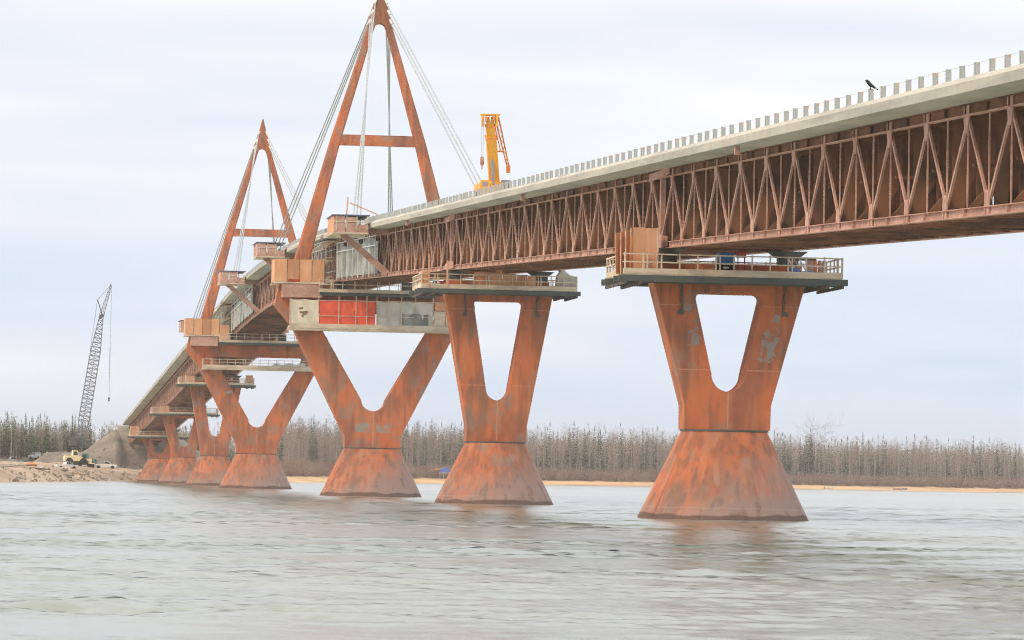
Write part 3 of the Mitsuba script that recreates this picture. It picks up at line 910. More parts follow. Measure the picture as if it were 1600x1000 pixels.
put('lid', MB().box(P + 5.25, P + 6.55, u - 3.45, u - 2.15, z + 1.6, z + 1.68), 'old_wood', t)


# near pylon pier: plywood box, walkway, tarpaulined scaffold
def pylon_gear(idx, which):
    u = pier_u[idx]
    near = which == 'near'
    t = thing('plywood_box', f'orange plywood box round the foot of the {"near" if near else "far"} pylon', 'shelter')
    x0, x1 = (-11.1, -5.6) if near else (-11.4, -6.15)
    w = (x1 - x0) / 4
    for k in range(4):
        top = 25.92 + rng.uniform(-.04, .04)
        lowz = 23.75 if (near and k == 1) else 23.42
        put('panel', MB().box(P + x0 + k * w + .03, P + x0 + (k + 1) * w - .05, u - 3.42, u - 3.38, lowz, top), ('plywood_pale', 'plywood', 'plywood_pale', 'plywood_worn')[(k + 3 * idx) % 4], t)
        bar_part('stud', t, (P + x0 + (k + 1) * w - .02, u - 3.36, 23.42), (P + x0 + (k + 1) * w - .02, u - 3.36, 25.9), .16, .05, 'bark_dark')
    put('rail', MB().box(P + x0, P + x1, u - 3.37, u - 3.30, 24.6, 24.7), 'old_wood', t)
    put('panel', MB().box(P + x0 - .03, P + x0 + .01, u - 3.4, u + 1.6, 23.42, 25.9), 'plywood', t)
    put('panel', MB().box(P + x1 - .01, P + x1 + .03, u - 3.36, u + 3.4, 23.42, 25.88), 'plywood', t)
    put('floor', MB().box(P + x0, P + x1, u - 3.36, u - 1.25, 23.25, 23.40).box(P + x0, P + x1, u + 1.25, u + 3.4, 23.25, 23.40), 'old_wood', t)
    put('bracket', MB().box(P + x0 + .9, P + x1 - .2, u - 3.2, u - 1.25, 21.75, 23.22), 'truss_rust', t, label='brown steel skirt under the plywood')
    if not near:
        b = thing('crate', 'lower plywood crate stepping down right of the far pylon foot box', 'crate')
        put('body', MB().box(P - 6.1, P - 4.7, u - 3.45, u - 2.2, 22.7, 24.95), 'plywood', b)
        put('lid', MB().box(P - 6.12, P - 4.66, u - 3.48, u - 2.18, 24.95, 25.02), 'old_wood', b)
    wp = thing('walkway', f'upper railed walkway on the cross beam of the {"near" if near else "far"} pylon pier', 'walkway')
    put('floor', MB().box(P - 6.2, P + 6.8, u - 3.5, u - 1.3, 22.42, 22.58), 'old_wood', wp)
    put('beam', MB().box(P - 6.1, P + 6.7, u - 3.3, u - 3.1, 22.0, 22.41).box(P - 6.1, P + 6.7, u - 1.6, u - 1.4, 22.0, 22.41), 'dark_steel', wp)
    for k in range(4):
        boxp('toe_board', wp, P - 6.2 + k * 3.25 + .01, P - 6.2 + (k + 1) * 3.25 - .01, u - 3.56, u - 3.51, 22.36, 22.74, 'old_wood')
    railing(wp, P - 6.15, P + 6.75, u - 3.45, u - 1.4, 22.6, 1.35, 1.15, 'fl', .09, .08)
    for x in (-4.8, -2.2, 2.6):
        bar_part('railing_post', wp, (P + x, u - 3.47, 22.6), (P + x, u - 3.47, 23.75), .28, .05, 'old_wood')
    lp = thing('scaffold_deck', f'{"tarpaulin hung lower scaffold deck across the near" if near else "open railed lower scaffold deck across the far"} pylon pier', 'scaffold')
    xa, xb = (-9.4, 9.4) if near else (-8.6, 9.0)
    put('floor', MB().box(P + xa, P + xb, u - 3.5, u - 1.3, 18.42, 18.62), 'old_wood', lp)
    put('beam', MB().box(P + xa - .1, P + xb + .1, u - 3.45, u - 3.25, 18.12, 18.41).box(P + xa - .1, P + xb + .1, u - 1.6, u - 1.4, 18.12, 18.41), 'old_wood', lp)
    for k in range(5):
        w = (xb - xa) / 5
        boxp('toe_board', lp, P + xa + k * w + .01, P + xa + (k + 1) * w - .01, u - 3.56, u - 3.51, 18.36, 18.86, 'old_wood')
    if not near:
        railing(lp, P + xa, P + xb, u - 3.45, u - 1.4, 18.62, 1.3, 1.15, 'fl', .09, .08)
        c_ = thing('tarpaulin', 'crumpled pale tarpaulin lying on the far pylon pier scaffold', 'tarpaulin')
        xx = np.linspace(1.4, 7.2, 30)
        pr = [(float(x), .12 + .62 * math.sin(math.pi * min(1, (x - 1.4) / 2.2) / 2) * (.75 + .25 * math.sin(x * 3))) for x in xx]
        put('sheet', MB().prism([(1.4, 0)] + pr + [(7.2, 0)], u - 3.2, u - 2.3).move(P, 0, 18.64), 'pale_paint', c_)
        put('tie', MB().tube((P + 3.9, u - 3.22, 19.0), (P + 4.0, u - 2.28, 19.0), .03, 5), 'rubber', c_)
    else:
        for x in (-9.35, -6.2, -3.95, -2.05, -.85, .25, 1.55, 3.0, 4.55, 6.5, 8.0, 9.3):
            bar_part('standard', lp, (P + x, u - 3.5, 18.6), (P + x, u - 3.5, 22.0 if x > -6.3 else 21.6), .085, .085, 'old_wood')
        for z in (19.75, 21.45):
            bar_part('ledger', lp, (P - 6.2, u - 3.53, z), (P + 9.3, u - 3.53, z + .05), .07, .05, 'old_wood', (0, 1, 0))

        def hung(x0, x1, z0, z1, seed, sag=.10, torn=None):
            """a hung tarpaulin with folds and thickness"""
            nx, nz = 40, 14
            xs_, zs__ = np.linspace(x0, x1, nx), np.linspace(z0, z1, nz)
            X, Z = np.meshgrid(xs_, zs__)
            Y = sag * (meshkit.fbm(np.stack([X * 1.3, Z * .6, X * 0 + seed], -1), 3, seed) - .5) * 2 - .05 * np.sin((X - x0) * 4 + Z)
            Z = Z - (.10 * np.abs(np.sin((X - x0) * 1.9)) * (Z - z0) / (z1 - z0))
            ii, jj = np.meshgrid(np.arange(nz - 1), np.arange(nx - 1), indexing='ij')
            a_ = (ii * nx + jj).ravel()
            q = np.stack([a_, a_ + 1, a_ + nx + 1, a_ + nx], 1)
            if torn:
                cx = (X[:-1, :-1].ravel(), Z[:-1, :-1].ravel())
                keep = np.ones(len(q), bool)
                for tx, tz, rx, rz in torn:
                    keep &= ((cx[0] - tx) / rx) ** 2 + ((cx[1] - tz) / rz) ** 2 > 1
                q = q[keep]
            V = np.stack([P + X.ravel(), u - 3.40 + Y.ravel(), Z.ravel()], 1)
            return MB().add(V, q).add(V + (0, .02, 0), q[:, ::-1])
        t_ = thing('tarpaulin', 'bright red tarpaulin hung on the scaffold of the near pylon pier', 'tarpaulin')
        put('sheet', hung(-6.12, .12, 18.85, 21.5, 11), 'tarp_red', t_, smooth=50)
        put('hem', MB().box(P - 6.12, P + .12, u - 3.5, u - 3.47, 18.80, 18.87), 'orange_paint', t_)
        t_ = thing('tarpaulin', 'long grey tarpaulin hung right of the red one', 'tarpaulin')
        put('sheet', hung(.3, 6.45, 18.8, 21.5, 12, .12), 'tarp_beige', t_, smooth=50)
        put('patch', hung(3.0, 6.0, 18.9, 20.2, 15, .08).move(0, -.12), 'netting', t_, smooth=50)
        t_ = thing('tarpaulin', 'torn cream tarpaulin left of the red one, with dark holes', 'tarpaulin')
        put('sheet', hung(-9.35, -6.25, 18.7, 21.55, 13, .10, [(-8.15, 20.35, .20, .12), (-7.85, 19.95, .42, .2), (-7.95, 19.5, .16, .12)]), 'tarp_cream', t_, smooth=50)
        put('backing_board', MB().box(P - 8.8, P - 6.9, u - 3.1, u - 3.06, 19.0, 20.9), 'truss_rust', t_)
        t_ = thing('board_screen', 'pale board screen at the right end of the near pylon scaffold', 'screen')
        for k, (a_, b_, z0, z1) in enumerate(((6.6, 7.9, 18.7, 19.3), (6.6, 7.9, 19.32, 19.9), (6.62, 7.92, 19.92, 20.5), (6.75, 9.2, 20.6, 21.5), (7.95, 9.25, 18.7, 20.5))):
            put('board', MB().box(P + a_, P + b_, u - 3.42, u - 3.38, z0, z1), 'old_wood' if k != 3 else 'plywood', t_)


pylon_gear(2, 'near')
pylon_gear(3, 'far')

# plywood cabins on the outrigger tips
CAB = ['plywood cabin on the near outrigger of the near pylon, above the grey netting', 'brown board cabin on the far outrigger of the near pylon', 'brown board cabin on the near outrigger of the far pylon', 'brown board cabin half hidden behind the far pylon foot box']
for k, u in enumerate(OUT_U):
    c = curb(u)
    t = thing('board_cabin', CAB[k], 'cabin')
    y0, y1, xa, xb, za, zb = u - 2.0, u + 5.0, P - 9.3, P - 5.85, c - 1.0, c + .36
    put('floor', MB().box(xa - .1, xb, y0 - .1, y1 + .1, za - .38, za - .26), 'old_wood', t)
    for j in range(4):
        w = (y1 - y0) / 4
        put('panel', MB().box(xa, xa + .04, y0 + j * w + .02, y0 + (j + 1) * w - .02, za - .25, zb + rng.uniform(-.03, .03)), 'plywood' if k == 0 else 'truss_rust', t)
    for j in range(3):
        w = (xb - xa) / 3
        put('panel', MB().box(xa + .05 + j * w, xa + (j + 1) * w - .02, y0, y0 + .04, za - .25, zb - (0 if j == 0 else .75 * (j == 2) + .1)), 'truss_rust', t)
    put('cover', MB().box(xa - .15, xb + .1, y0 - .2, y1 + .1, zb + .04, zb + .12), 'slate_sheet', t)
    for j in range(4):
        bar_part('rail_post', t, (xa + .3 + j * 1.0, y0 - .06, za), (xa + .3 + j * 1.0, y0 - .06, zb), .08, .08, 'old_wood')
    bar_part('rail', t, (xa, y0 - .1, za + .8), (xb + 1, y0 - .1, za + .8), .09, .05, 'old_wood', (0, 1, 0))
    if k == 0:
        f_ = thing('timber_prop', 'tan timber prop and plank standing on the near outrigger cabin', 'prop')
        bar_part('post', f_, (P - 7.95, u - 1, zb + .12), (P - 7.85, u - 1, zb + 1.9), .24, .12, 'plywood')
        bar_part('plank', f_, (P - 7.7, u - 1.1, zb + 1.35), (P - 4.9, u - 1.1, zb + .25), .12, .05, 'plywood', (0, 1, 0))

# netting and scaffold on the truss side by the pylons
for idx, ua, ub, words in ((2, 426.5, 473.0, 'grey white netting draped on the truss below the near outrigger cabin'), (3, 615.0, 664.0, 'pale netting draped on the truss below the far pylon\'s near cabin')):
    t = thing('scaffold_netting', words, 'netting')
    nu, nz = 90, 14
    uu = np.linspace(ua, ub, nu)
    X = np.zeros((nz, nu))
    Z = np.zeros((nz, nu))
    for i in range(nz):
        f = i / (nz - 1)
        Z[i] = [curb(q) - 5.0 + f * 3.55 + (.35 * f * math.sin(q * .35)) for q in uu]
        X[i] = P - 4.05 - .16 * np.abs(np.sin(uu * .84 + .3 * f)) - .10 * meshkit.noise(np.stack([uu * 1.5, uu * 0 + f * 3, uu * 0], -1))
    ii, jj = np.meshgrid(np.arange(nz - 1), np.arange(nu - 1), indexing='ij')
    a = (ii * nu + jj).ravel()
    q = np.stack([a, a + 1, a + nu + 1, a + nu], 1)
    V = np.stack([X.ravel(), np.tile(uu, nz), Z.ravel()], 1)
    put('sheet', MB().add(V, q).add(V + (.03, 0, 0), q[:, ::-1]), 'netting', t, smooth=50)
    for k in range(8):
        qy = ua + 1 + k * (ub - ua - 2) / 7
        bar_part('pole', t, (P - 4.35, qy, curb(qy) - 5.3), (P - 4.35, qy, curb(qy) - .85), .09, .09, 'pale_paint')
    for dz_ in (-1.25, -2.2):
        bar_part('ledger', t, (P - 4.4, ua, curb(ua) + dz_), (P - 4.4, ub, curb(ub) + dz_), .07, .07, 'pale_paint')
    sc_ = thing('tube_scaffold', f'grey tube scaffold on the truss beside the {"near" if idx == 2 else "far"} pylon leg', 'scaffold')
    for k in range(9):
        y = ub + 3 + k * 3.2
        for x in (-4.1, -5.3):
            bar_part('standard', sc_, (P + x, y, curb(y) - 5.5), (P + x, y, curb(y) - .72), .075, .075, 'galvanised')
    for z in (-5.3, -4.2, -3.0, -1.8, -.95):
        for x in (-4.1, -5.3):
            bar_part('ledger', sc_, (P + x, ub + 3, curb(ub + 3) + z), (P + x, ub + 28.6, curb(ub + 28.6) + z), .07, .07, 'galvanised')
    for k in range(4):
        y = ub + 3 + k * 6.4
        bar_part('brace', sc_, (P - 5.35, y, curb(y) - 5.3), (P - 5.35, y + 6.4, curb(y + 6.4) - 1.8), .06, .06, 'galvanised')
    for k in range(3):
        y = ub + 3
        boxp('plank', sc_, P - 5.2, P - 4.2, y, y + 25, curb(y) - 4.9 + k * 1.9 + .2, curb(y) - 4.84 + k * 1.9 + .2, 'old_wood')

# ------------------------------------------------------------------ abutment
ab = thing('bridge_abutment', 'dark concrete abutment at the top of the gravel embankment where the bridge lands', 'abutment')
put('wall', MB().box(P - 6.2, P + 6.2, U1 + .05, U1 + 1.3, 6.0, curb(U1) - .75), 'concrete', ab)
put('wing_wall', MB().prism([(0, 6), (0, curb(U1) - .5), (8, curb(U1) - .5), (8, 10)], 0, .5).move(0, 0, 0, math.pi / 2).move(P - 6.2, U1 + 1.3, 0), 'concrete', ab)
put('bearing_shelf', MB().box(P - 5.8, P + 5.8, U1 - 1.6, U1 + .04, 6.0, truss_foot(U1) - .25), 'dark_steel', ab)

# ------------------------------------------------------------------ cranes
ck = thing('mobile_crane', 'orange yellow telescopic crane standing on the bridge deck behind the parapet', 'crane')
cu, cx_, cz = 360.0, P - 1.1, curb(360.0) - .42
put('chassis', MB().box(cx_ - 1.3, cx_ + 1.3, cu - 3.2, cu + 3.2, cz + .75, cz + 1.35).box(cx_ - 1.25, cx_ + 1.25, cu - 3.6, cu - 3.2, cz + .7, cz + 1.6), 'yellow_paint', ck)
for s in (-1, 1):
    for y in (-2.1, 2.1):
        put('wheel', MB().tube((cx_ + s * .85, cu + y, cz + .72), (cx_ + s * 1.4, cu + y, cz + .72), .72, 20), 'rubber', ck, smooth=40)
        put('outrigger', MB().box(*sorted((cx_ + s * 1.3, cx_ + s * 2.6)), cu + y * 1.55 - .15, cu + y * 1.55 + .15, cz + .75, cz + 1.0).box(*sorted((cx_ + s * 2.45, cx_ + s * 2.75)), cu + y * 1.55 - .2, cu + y * 1.55 + .2, cz + .02, cz + .76), 'yellow_paint', ck)
put('turntable', MB().tube((cx_, cu, cz + 1.35), (cx_, cu, cz + 1.6), .8, 20), 'dark_steel', ck)
put('superstructure', MB().prism([(-1.1, 1.65), (1.05, 1.6), (1.05, 2.45), (.1, 2.5), (-.2, 2.05), (-.6, 2.0), (-.75, 2.25), (-1.1, 2.25)], cu - .9, cu + 1.5).move(cx_, 0, cz), 'yellow_paint', ck)
cab_ = put('cab', MB().prism([(-1.05, 1.65), (-.2, 1.65), (-.2, 2.5), (-.9, 2.5), (-1.05, 2.2)], cu - 2.3, cu - .92).move(cx_, 0, cz), 'yellow_paint', ck)
put('window', MB().box(cx_ - .85, cx_ - .35, cu - 2.32, cu - 2.303, cz + 1.95, cz + 2.35), 'grey_paint', cab_)
put('winch', MB().tube((cx_ + 1.1, cu + .4, cz + 2.35), (cx_ + 1.9, cu + .4, cz + 2.35), .38, 16), 'grey_paint', ck, smooth=40)
b0, b1 = np.array([cx_ + .55, cu + .6, cz + 2.0]), np.array([cx_ - .25, cu - 1.6, cz + 7.75])
bd = (b1 - b0) / np.linalg.norm(b1 - b0)
bm = put('boom', MB().bar(b0, b0 + bd * 4.6, 1.0, .86, (1, 0, 0)), 'yellow_paint', ck)
put('boom_section', MB().bar(b0 + bd * 4.6, b0 + bd * 5.6, .86, .74, (1, 0, 0)), 'yellow_paint', bm)
put('boom_section', MB().bar(b0 + bd * 5.6, b1, .74, .62, (1, 0, 0)), 'yellow_paint', bm)
put('collar', MB().bar(b0 + bd * 4.45, b0 + bd * 4.62, 1.05, .96, (1, 0, 0)), 'orange_paint', bm)
put('collar', MB().bar(b0 + bd * 5.48, b0 + bd * 5.62, .94, .84, (1, 0, 0)), 'orange_paint', bm)
hd_ = put('boom_head', MB().box(b1[0] - .68, b1[0] - .48, b1[1] - .4, b1[1] + .3, b1[2] - .7, b1[2] + .25).box(b1[0] + .48, b1[0] + .68, b1[1] - .4, b1[1] + .3, b1[2] - .7, b1[2] + .25).box(b1[0] - .75, b1[0] + .85, b1[1] - .45, b1[1] + .35, b1[2] + .22, b1[2] + .34), 'yellow_paint', ck)
for x in (-.3, 0, .3):
    put('sheave', MB().tube((b1[0] + x - .06, b1[1] - .3, b1[2] - .1), (b1[0] + x + .06, b1[1] - .3, b1[2] - .1), .27, 14), 'orange_paint' if x else 'pale_paint', hd_)
put('hoist_cylinder', MB().tube((cx_ + .3, cu - .8, cz + 1.7), b0 + bd * 3.6, .16, 10), 'grey_paint', ck)
# folded lattice jib hanging beside the boom
ja, jb = b1 + (.62, .1, .1), np.array([cx_ + 1.75, cu + 1.2, cz + 3.9])
jm = MB()
for ox, oy in ((-.16, -.16), (.16, -.16), (-.16, .16), (.16, .16)):
    jm.tube(ja + (ox, oy, 0), jb + (ox * .5, oy * .5, 0), .045, 5)
for k in range(9):
    f0, f1 = k / 9, (k + 1) / 9
    s = 1 if k % 2 else -1
    jm.tube(ja + (jb - ja) * f0 + (.16 * s * (1 - f0 / 2), -.16, 0), ja + (jb - ja) * f1 - (.16 * s * (1 - f1 / 2), .16, 0), .028, 4)
put('jib', jm, 'orange_paint', ck)
put('jib_tip', MB().box(jb[0] - .16, jb[0] + .16, jb[1] - .16, jb[1] + .16, jb[2] - .5, jb[2] + .1), 'orange_paint', ck)
put('pendant', MB().tube(b1 + (.45, 0, -.6), b0 + bd * 3.3 + (.75, 0, 0), .05, 5).tube(b0 + bd * 3.3 + (.2, 0, 0), b0 + bd * 3.3 + (.95, 0, 0), .07, 5), 'orange_paint', ck)
hk = (b1[0] - .62, b1[1] - .45)
put('hoist_line', MB().tube((hk[0] - .07, hk[1], b1[2]), (hk[0] - .07, hk[1], cz + 4.4), .022, 4).tube((hk[0] + .07, hk[1], b1[2]), (hk[0] + .07, hk[1], cz + 4.4), .022, 4), 'cable_steel', ck)
put('hook_block', MB().tube((hk[0] - .14, hk[1], cz + 4.1), (hk[0] + .14, hk[1], cz + 4.1), .34, 14).box(hk[0] - .1, hk[0] + .1, hk[1] - .22, hk[1] + .22, cz + 3.75, cz + 4.45).tube((hk[0], hk[1], cz + 3.8), (hk[0], hk[1], cz + 3.4), .06, 6), 'truss_rust', ck)

lc = thing('lattice_crane', 'tall grey lattice boom crawler crane on the far left bank', 'crane')
lu, lx = 1110.0, P - 16.2
lz = land(lx, lu)
S_ = 1110 / 6723.3


def lattice(a, b, w0, w1, r, bays):
    m = MB()
    a, b = np.array(a, float), np.array(b, float)
    d = (b - a) / np.linalg.norm(b - a)
    sx = np.cross(d, (0, 1, 0))
    sx /= np.linalg.norm(sx)
    sy = np.cross(sx, d)
    cor = lambda f, k: a + (b - a) * f + (w0 + (w1 - w0) * f) / 2 * ((sx if k in (0, 3) else -sx) + (sy if k in (0, 1) else -sy))
    for k in range(4):
        m.tube(cor(0, k), cor(1, k), r, 5)
    for i in range(bays):
        for k in range(4):
            p, q = (k, (k + 1) % 4) if i % 2 else ((k + 1) % 4, k)
            m.tube(cor(i / bays, p), cor((i + 1) / bays, q), r * .62, 4)
            m.tube(cor(i / bays, k), cor(i / bays, (k + 1) % 4), r * .55, 4)
    return m


foot = np.array([P - 15.7, lu, lz + 2.2])
kneep = np.array([P - 11.0, lu - 3, 41.9])
tip = np.array([P - 8.75, lu - 5, 49.9])
f1, f2 = foot + (kneep - foot) * .18, foot + (kneep - foot) * .72
put('boom', lattice(foot, f1, .9, 2.7, .105, 4), 'crane_grey', lc)
put('boom', lattice(f1, f2, 2.7, 2.5, .105, 16), 'crane_grey', lc)
put('boom', lattice(f2, kneep, 2.5, .9, .105, 8), 'crane_grey', lc)
put('jib', lattice(kneep, tip, 1.15, .35, .07, 8), 'crane_grey', lc)
put('jib_strut', MB().bar(kneep + (.2, 0, 0), kneep + (-1.1, 0, 4.2), .22).bar(kneep + (-.5, 0, -.6), kneep + (.5, 0, .3), .8), 'dark_steel', lc)
put('jib_stay', MB().tube(kneep + (-1.1, 0, 4.1), tip, .05, 4).tube(kneep + (-1.1, 0, 4.1), f2 + (-1.4, 0, 0), .05, 4), 'crane_grey', lc)
put('hoist_line', MB().tube(tip + (.1, 0, 0), (tip[0] + .05, tip[1], 21), .04, 4).tube((tip[0] + .05, tip[1], 34), (tip[0] + .05, tip[1], 26), .08, 5), 'crane_grey', lc)
put('hook', MB().tube((tip[0] + .05, tip[1], 21), (tip[0] + .05, tip[1], 20), .25, 6), 'dark_steel', lc)
put('cabin', MB().box(lx - 1.9, lx - .4, lu - 2.6, lu - .6, lz + 1.5, lz + 3.6).box(lx - 2.2, lx + 1.7, lu - .6, lu + 4.5, lz + 1.5, lz + 3.5), 'dark_steel', lc)
put('counterweight', MB().box(lx - 1.8, lx + 1.8, lu + 4.5, lu + 6.0, lz + 1.4, lz + 3.7), 'dark_steel', lc)
put('gantry', MB().bar((lx + .9, lu, lz + 3.4), (lx + 1.2, lu + 4, lz + 6.4), .3).bar((lx - .9, lu, lz + 3.4), (lx + .6, lu + 4, lz + 6.4), .3).tube((lx + 1, lu + 4, lz + 6.3), f2, .05, 4), 'dark_steel', lc)
for s in (-1, 1):
    put('track', MB().box(lx + s * 2.1 - .5, lx + s * 2.1 + .5, lu - 3.2, lu + 3.8, lz - .2, lz + 1.1), 'rubber', lc)

# ------------------------------------------------------------------ birds
rv = thing('bird', 'black raven perched on top of a parapet post of the bridge', 'bird')
ru = float(pu[np.argmin(abs(pu - 185.0))])
bz = curb(ru) + .55
ang = math.radians(35)


def bird_body(scale, pts):
    import manifold3d as m3
    body = m3.Manifold()
    for a_, b_ in pts:
        body = body + m3.Manifold.batch_hull([m3.Manifold.sphere(a_[3], 14).translate(a_[:3]), m3.Manifold.sphere(b_[3], 14).translate(b_[:3])])
    mm = body.refine_to_length(.03).to_mesh()
    m = trimesh.Trimesh(np.array(mm.vert_properties)[:, :3], np.array(mm.tri_verts), process=False)
    trimesh.smoothing.filter_taubin(m, iterations=6)
    return MB().add(np.array(m.vertices) * scale, m.faces)


# faces -x (left in the picture), tail down to the right
put('body', bird_body(1.0, [((-.04, 0, .13, .085), (-.14, 0, .25, .08)), ((-.04, 0, .13, .085), (.10, 0, .06, .055)), ((-.14, 0, .25, .075), (-.19, 0, .31, .055)), ((.08, 0, .07, .05), (.30, 0, -.08, .022)), ((-.19, 0, .31, .045), (-.27, 0, .30, .012))]).move(P - 5.13 - .02, ru, bz + .06), 'feathers', rv, smooth=True)
for s in (-1, 1):
    put('wing', bird_body(1.0, [((-.10, s * .075, .21, .04), (.06, s * .08, .07, .05)), ((.06, s * .08, .07, .045), (.24, s * .03, -.05, .015))]).move(P - 5.15, ru, bz + .06), 'feathers', rv, smooth=True)
    put('foot', MB().tube((P - 5.17, ru + s * .04, bz - .01), (P - 5.19, ru + s * .04, bz + .14), .012, 5).tube((P - 5.23, ru + s * .04, bz), (P - 5.12, ru + s * .04, bz), .01, 4), 'rubber', rv)
# ------------------------------------------------------------------ vehicles and gear on the left bank
def truck(x, y, rot, paint, words, name='pickup_truck', cat='truck', L=5.3):
    z = land(x, y) + .02
    t = thing(name, words, cat)
    prof = [(-L / 2, .45), (L / 2, .45), (L / 2, 1.02), (L / 2 - 1.3, 1.12), (L / 2 - 1.9, 1.78), (-.2, 1.8), (-.45, 1.15), (-L / 2, 1.1)]
    put('body', MB().prism(prof, -.92, .92).move(0, 0, 0, rot).move(x, y, z), paint, t)
    put('window', MB().prism([(L / 2 - 1.42, 1.16), (L / 2 - 1.96, 1.70), (-.1, 1.70), (-.28, 1.2)], -.935, .935).move(0, 0, 0, rot).move(x, y, z), 'window_dark', t)
    for wx_ in (-L / 2 + 1.0, L / 2 - .95):
        for s in (-1, 1):
            put('wheel', MB().tube((wx_, s * .70, .4), (wx_, s * .96, .4), .4, 14).move(0, 0, 0, rot).move(x, y, z), 'rubber', t, smooth=40)
    return t


def tractor(x, y, rot, paint, words, name, cat, bucket=True):
    z = land(x, y) + .02
    t = thing(name, words, cat)
    mv = lambda m: m.move(0, 0, 0, rot).move(x, y, z)
    put('body', mv(MB().prism([(-2.8, .9), (1.3, .9), (1.5, 1.9), (.4, 2.1), (-2.6, 2.2), (-2.9, 1.7)], -1.15, 1.15)), paint, t)
    c_ = put('cab', mv(MB().prism([(-.9, 2.1), (.55, 2.08), (.35, 3.45), (-.8, 3.45)], -.85, .85)), paint, t)
    put('window', mv(MB().prism([(-.72, 2.3), (.36, 2.28), (.22, 3.2), (-.66, 3.2)], -.87, .87)), 'window_dark', c_)
    for wx_ in (-1.7, 1.7):
        for s in (-1, 1):
            put('wheel', mv(MB().tube((wx_, s * .85, .85), (wx_, s * 1.4, .85), .85, 18)), 'rubber', t, smooth=40)
    if bucket:
        put('boom', mv(MB().bar((1.0, -.5, 1.7), (3.4, -.5, 1.2), .3).bar((1.0, .5, 1.7), (3.4, .5, 1.2), .3)), paint, t)
        put('bucket', mv(MB().prism([(3.3, .3), (4.4, .25), (4.5, .4), (3.6, .6), (3.7, 1.5), (3.4, 1.5)], -1.4, 1.4)), paint, t)


tractor(P - 18.6, 1034, .15, 'cream_paint', 'cream yellow wheel loader on the left bank below the lattice crane', 'wheel_loader', 'loader')
tractor(P - 16.3, 1042, 2.9, 'green_paint', 'small dark green tractor beside the cream loader on the left bank', 'tractor', 'tractor', False)
truck(P - 21.3, 1015, .4, 'pale_paint', 'white pickup truck left of the cream loader on the left bank')
truck(P - 11.4, 1036, -.1, 'pale_paint', 'white pickup truck at the foot of the gravel embankment')
for k, (x, y, p_, w) in enumerate(((-33.0, 1120, 'grey_paint', 'grey pickup truck parked far back on the left bank, leftmost of the row'), (-29.2, 1124, 'dark_steel', 'dark pickup truck parked far back on the left bank'), (-26.3, 1122, 'grey_paint', 'grey pickup truck parked nearest the lattice crane, far back'))):
    truck(P + x, y, .2 + k, p_, w)
for k, (x, y) in enumerate(((-30.6, 930), (-27.6, 925))):
    t = thing('fuel_tank', ('orange tank lying on the left bank, the larger', 'small orange tank lying on the left bank, nearer the bridge')[k], 'tank')
    z = land(P + x, y)
    r_ = (.36, .26)[k]
    put('body', MB().tube((P + x - 1.6 * r_ / .6, y, z + r_ + .15), (P + x + 1.6 * r_ / .6, y + .4, z + r_ + .15), r_, 16), 'orange_paint', t, smooth=40)
    put('cradle', MB().box(P + x - 1.2, P + x - .9, y - .5, y + .6, z - .1, z + .5).box(P + x + .9, P + x + 1.2, y - .5, y + .6, z - .1, z + .5), 'dark_steel', t)
lp = thing('light_pole', 'thin pale pole standing at the left edge of the picture on the bank', 'pole')
z = land(P - 34.2, 1010)
put('shaft', MB().tube((P - 34.2, 1010, z - .5), (P - 34.2, 1010, z + 11.0), .11, 7, .07), 'bark_pale', lp)
put('arm', MB().tube((P - 34.2, 1010, z + 10.8), (P - 33.2, 1010, z + 11.0), .06, 5), 'bark_pale', lp)
put('lamp', MB().box(P - 33.5, P - 32.8, 1009.8, 1010.2, z + 10.9, z + 11.1), 'grey_paint', lp)
# driftwood and boulders along the waterline
LOGW = ['bleached driftwood log', 'dark driftwood log', 'reddish driftwood log']
for k, (px, t_) in enumerate(((-3.5, 760), (-1.5, 775), (2.5, 790), (6.5, 800), (12.0, 835), (20, 905), (28, 960))):
    d_ = rng.uniform(2, 6)
    x, y = px + 2.0, t_ + 0.0
    n_ = np.array([-.98, .2])
    while shore_distance(np.array([x]), np.array([y]))[0] < d_:
        x, y = x + n_[0] * .5, y + n_[1] * .5
    z = land(x, y)
    L = rng.uniform(3, 7)
    an = rng.uniform(-.7, .7)
    w = ['first and leftmost driftwood log at the left waterline', 'second driftwood log from the left edge at the waterline', 'third driftwood log from the left edge at the waterline', 'fourth driftwood log along the left waterline', 'fifth driftwood log along the left waterline', 'driftwood log on the bank below the loader', 'driftwood log nearest the last pier'][k]
    t = thing('driftwood_log', w, 'log')
    p0, p1 = np.array([x - L / 2 * math.cos(an), y - .5, z + .25]), np.array([x + L / 2 * math.cos(an), y + .5, z + .3 + L * .28 * math.sin(an)])
    put('stem', MB().tube(p0, p1, .22, 7, .10), ('bark_pale', 'bark_dark', 'straw')[k % 3], t)
    put('branch', MB().tube(p0 * .4 + p1 * .6, p0 * .2 + p1 * .8 + (0, -.3, .8), .07, 5, .03), ('bark_pale', 'bark_dark', 'straw')[k % 3], t)
stones = MB()
sv, sf = trimesh.creation.icosphere(subdivisions=1).vertices, trimesh.creation.icosphere(subdivisions=1).faces
for k in range(1700):
    if k < 1100:
        y = rng.uniform(1052, 1150)
        x = P + rng.uniform(-26, 22)
    else:
        y = rng.uniform(740, 1050)
        s_ = np.interp(y, SHORE[2:6, 1], SHORE[2:6, 0])
        x = s_ - abs(rng.normal(0, 4)) - .3
    r_ = min(.6, rng.lognormal(-1.9, .5))
    stones.add(np.array(sv) * r_ * rng.uniform(.6, 1.3, 3) + (x, y, land(x, y) + r_ * .15), sf)
put('rubble', stones, 'gravel', kind='stuff')
labels['rubble']['label'] = 'loose grey brown stones on the left bank and the embankment slope'
labels['rubble']['category'] = 'rubble'

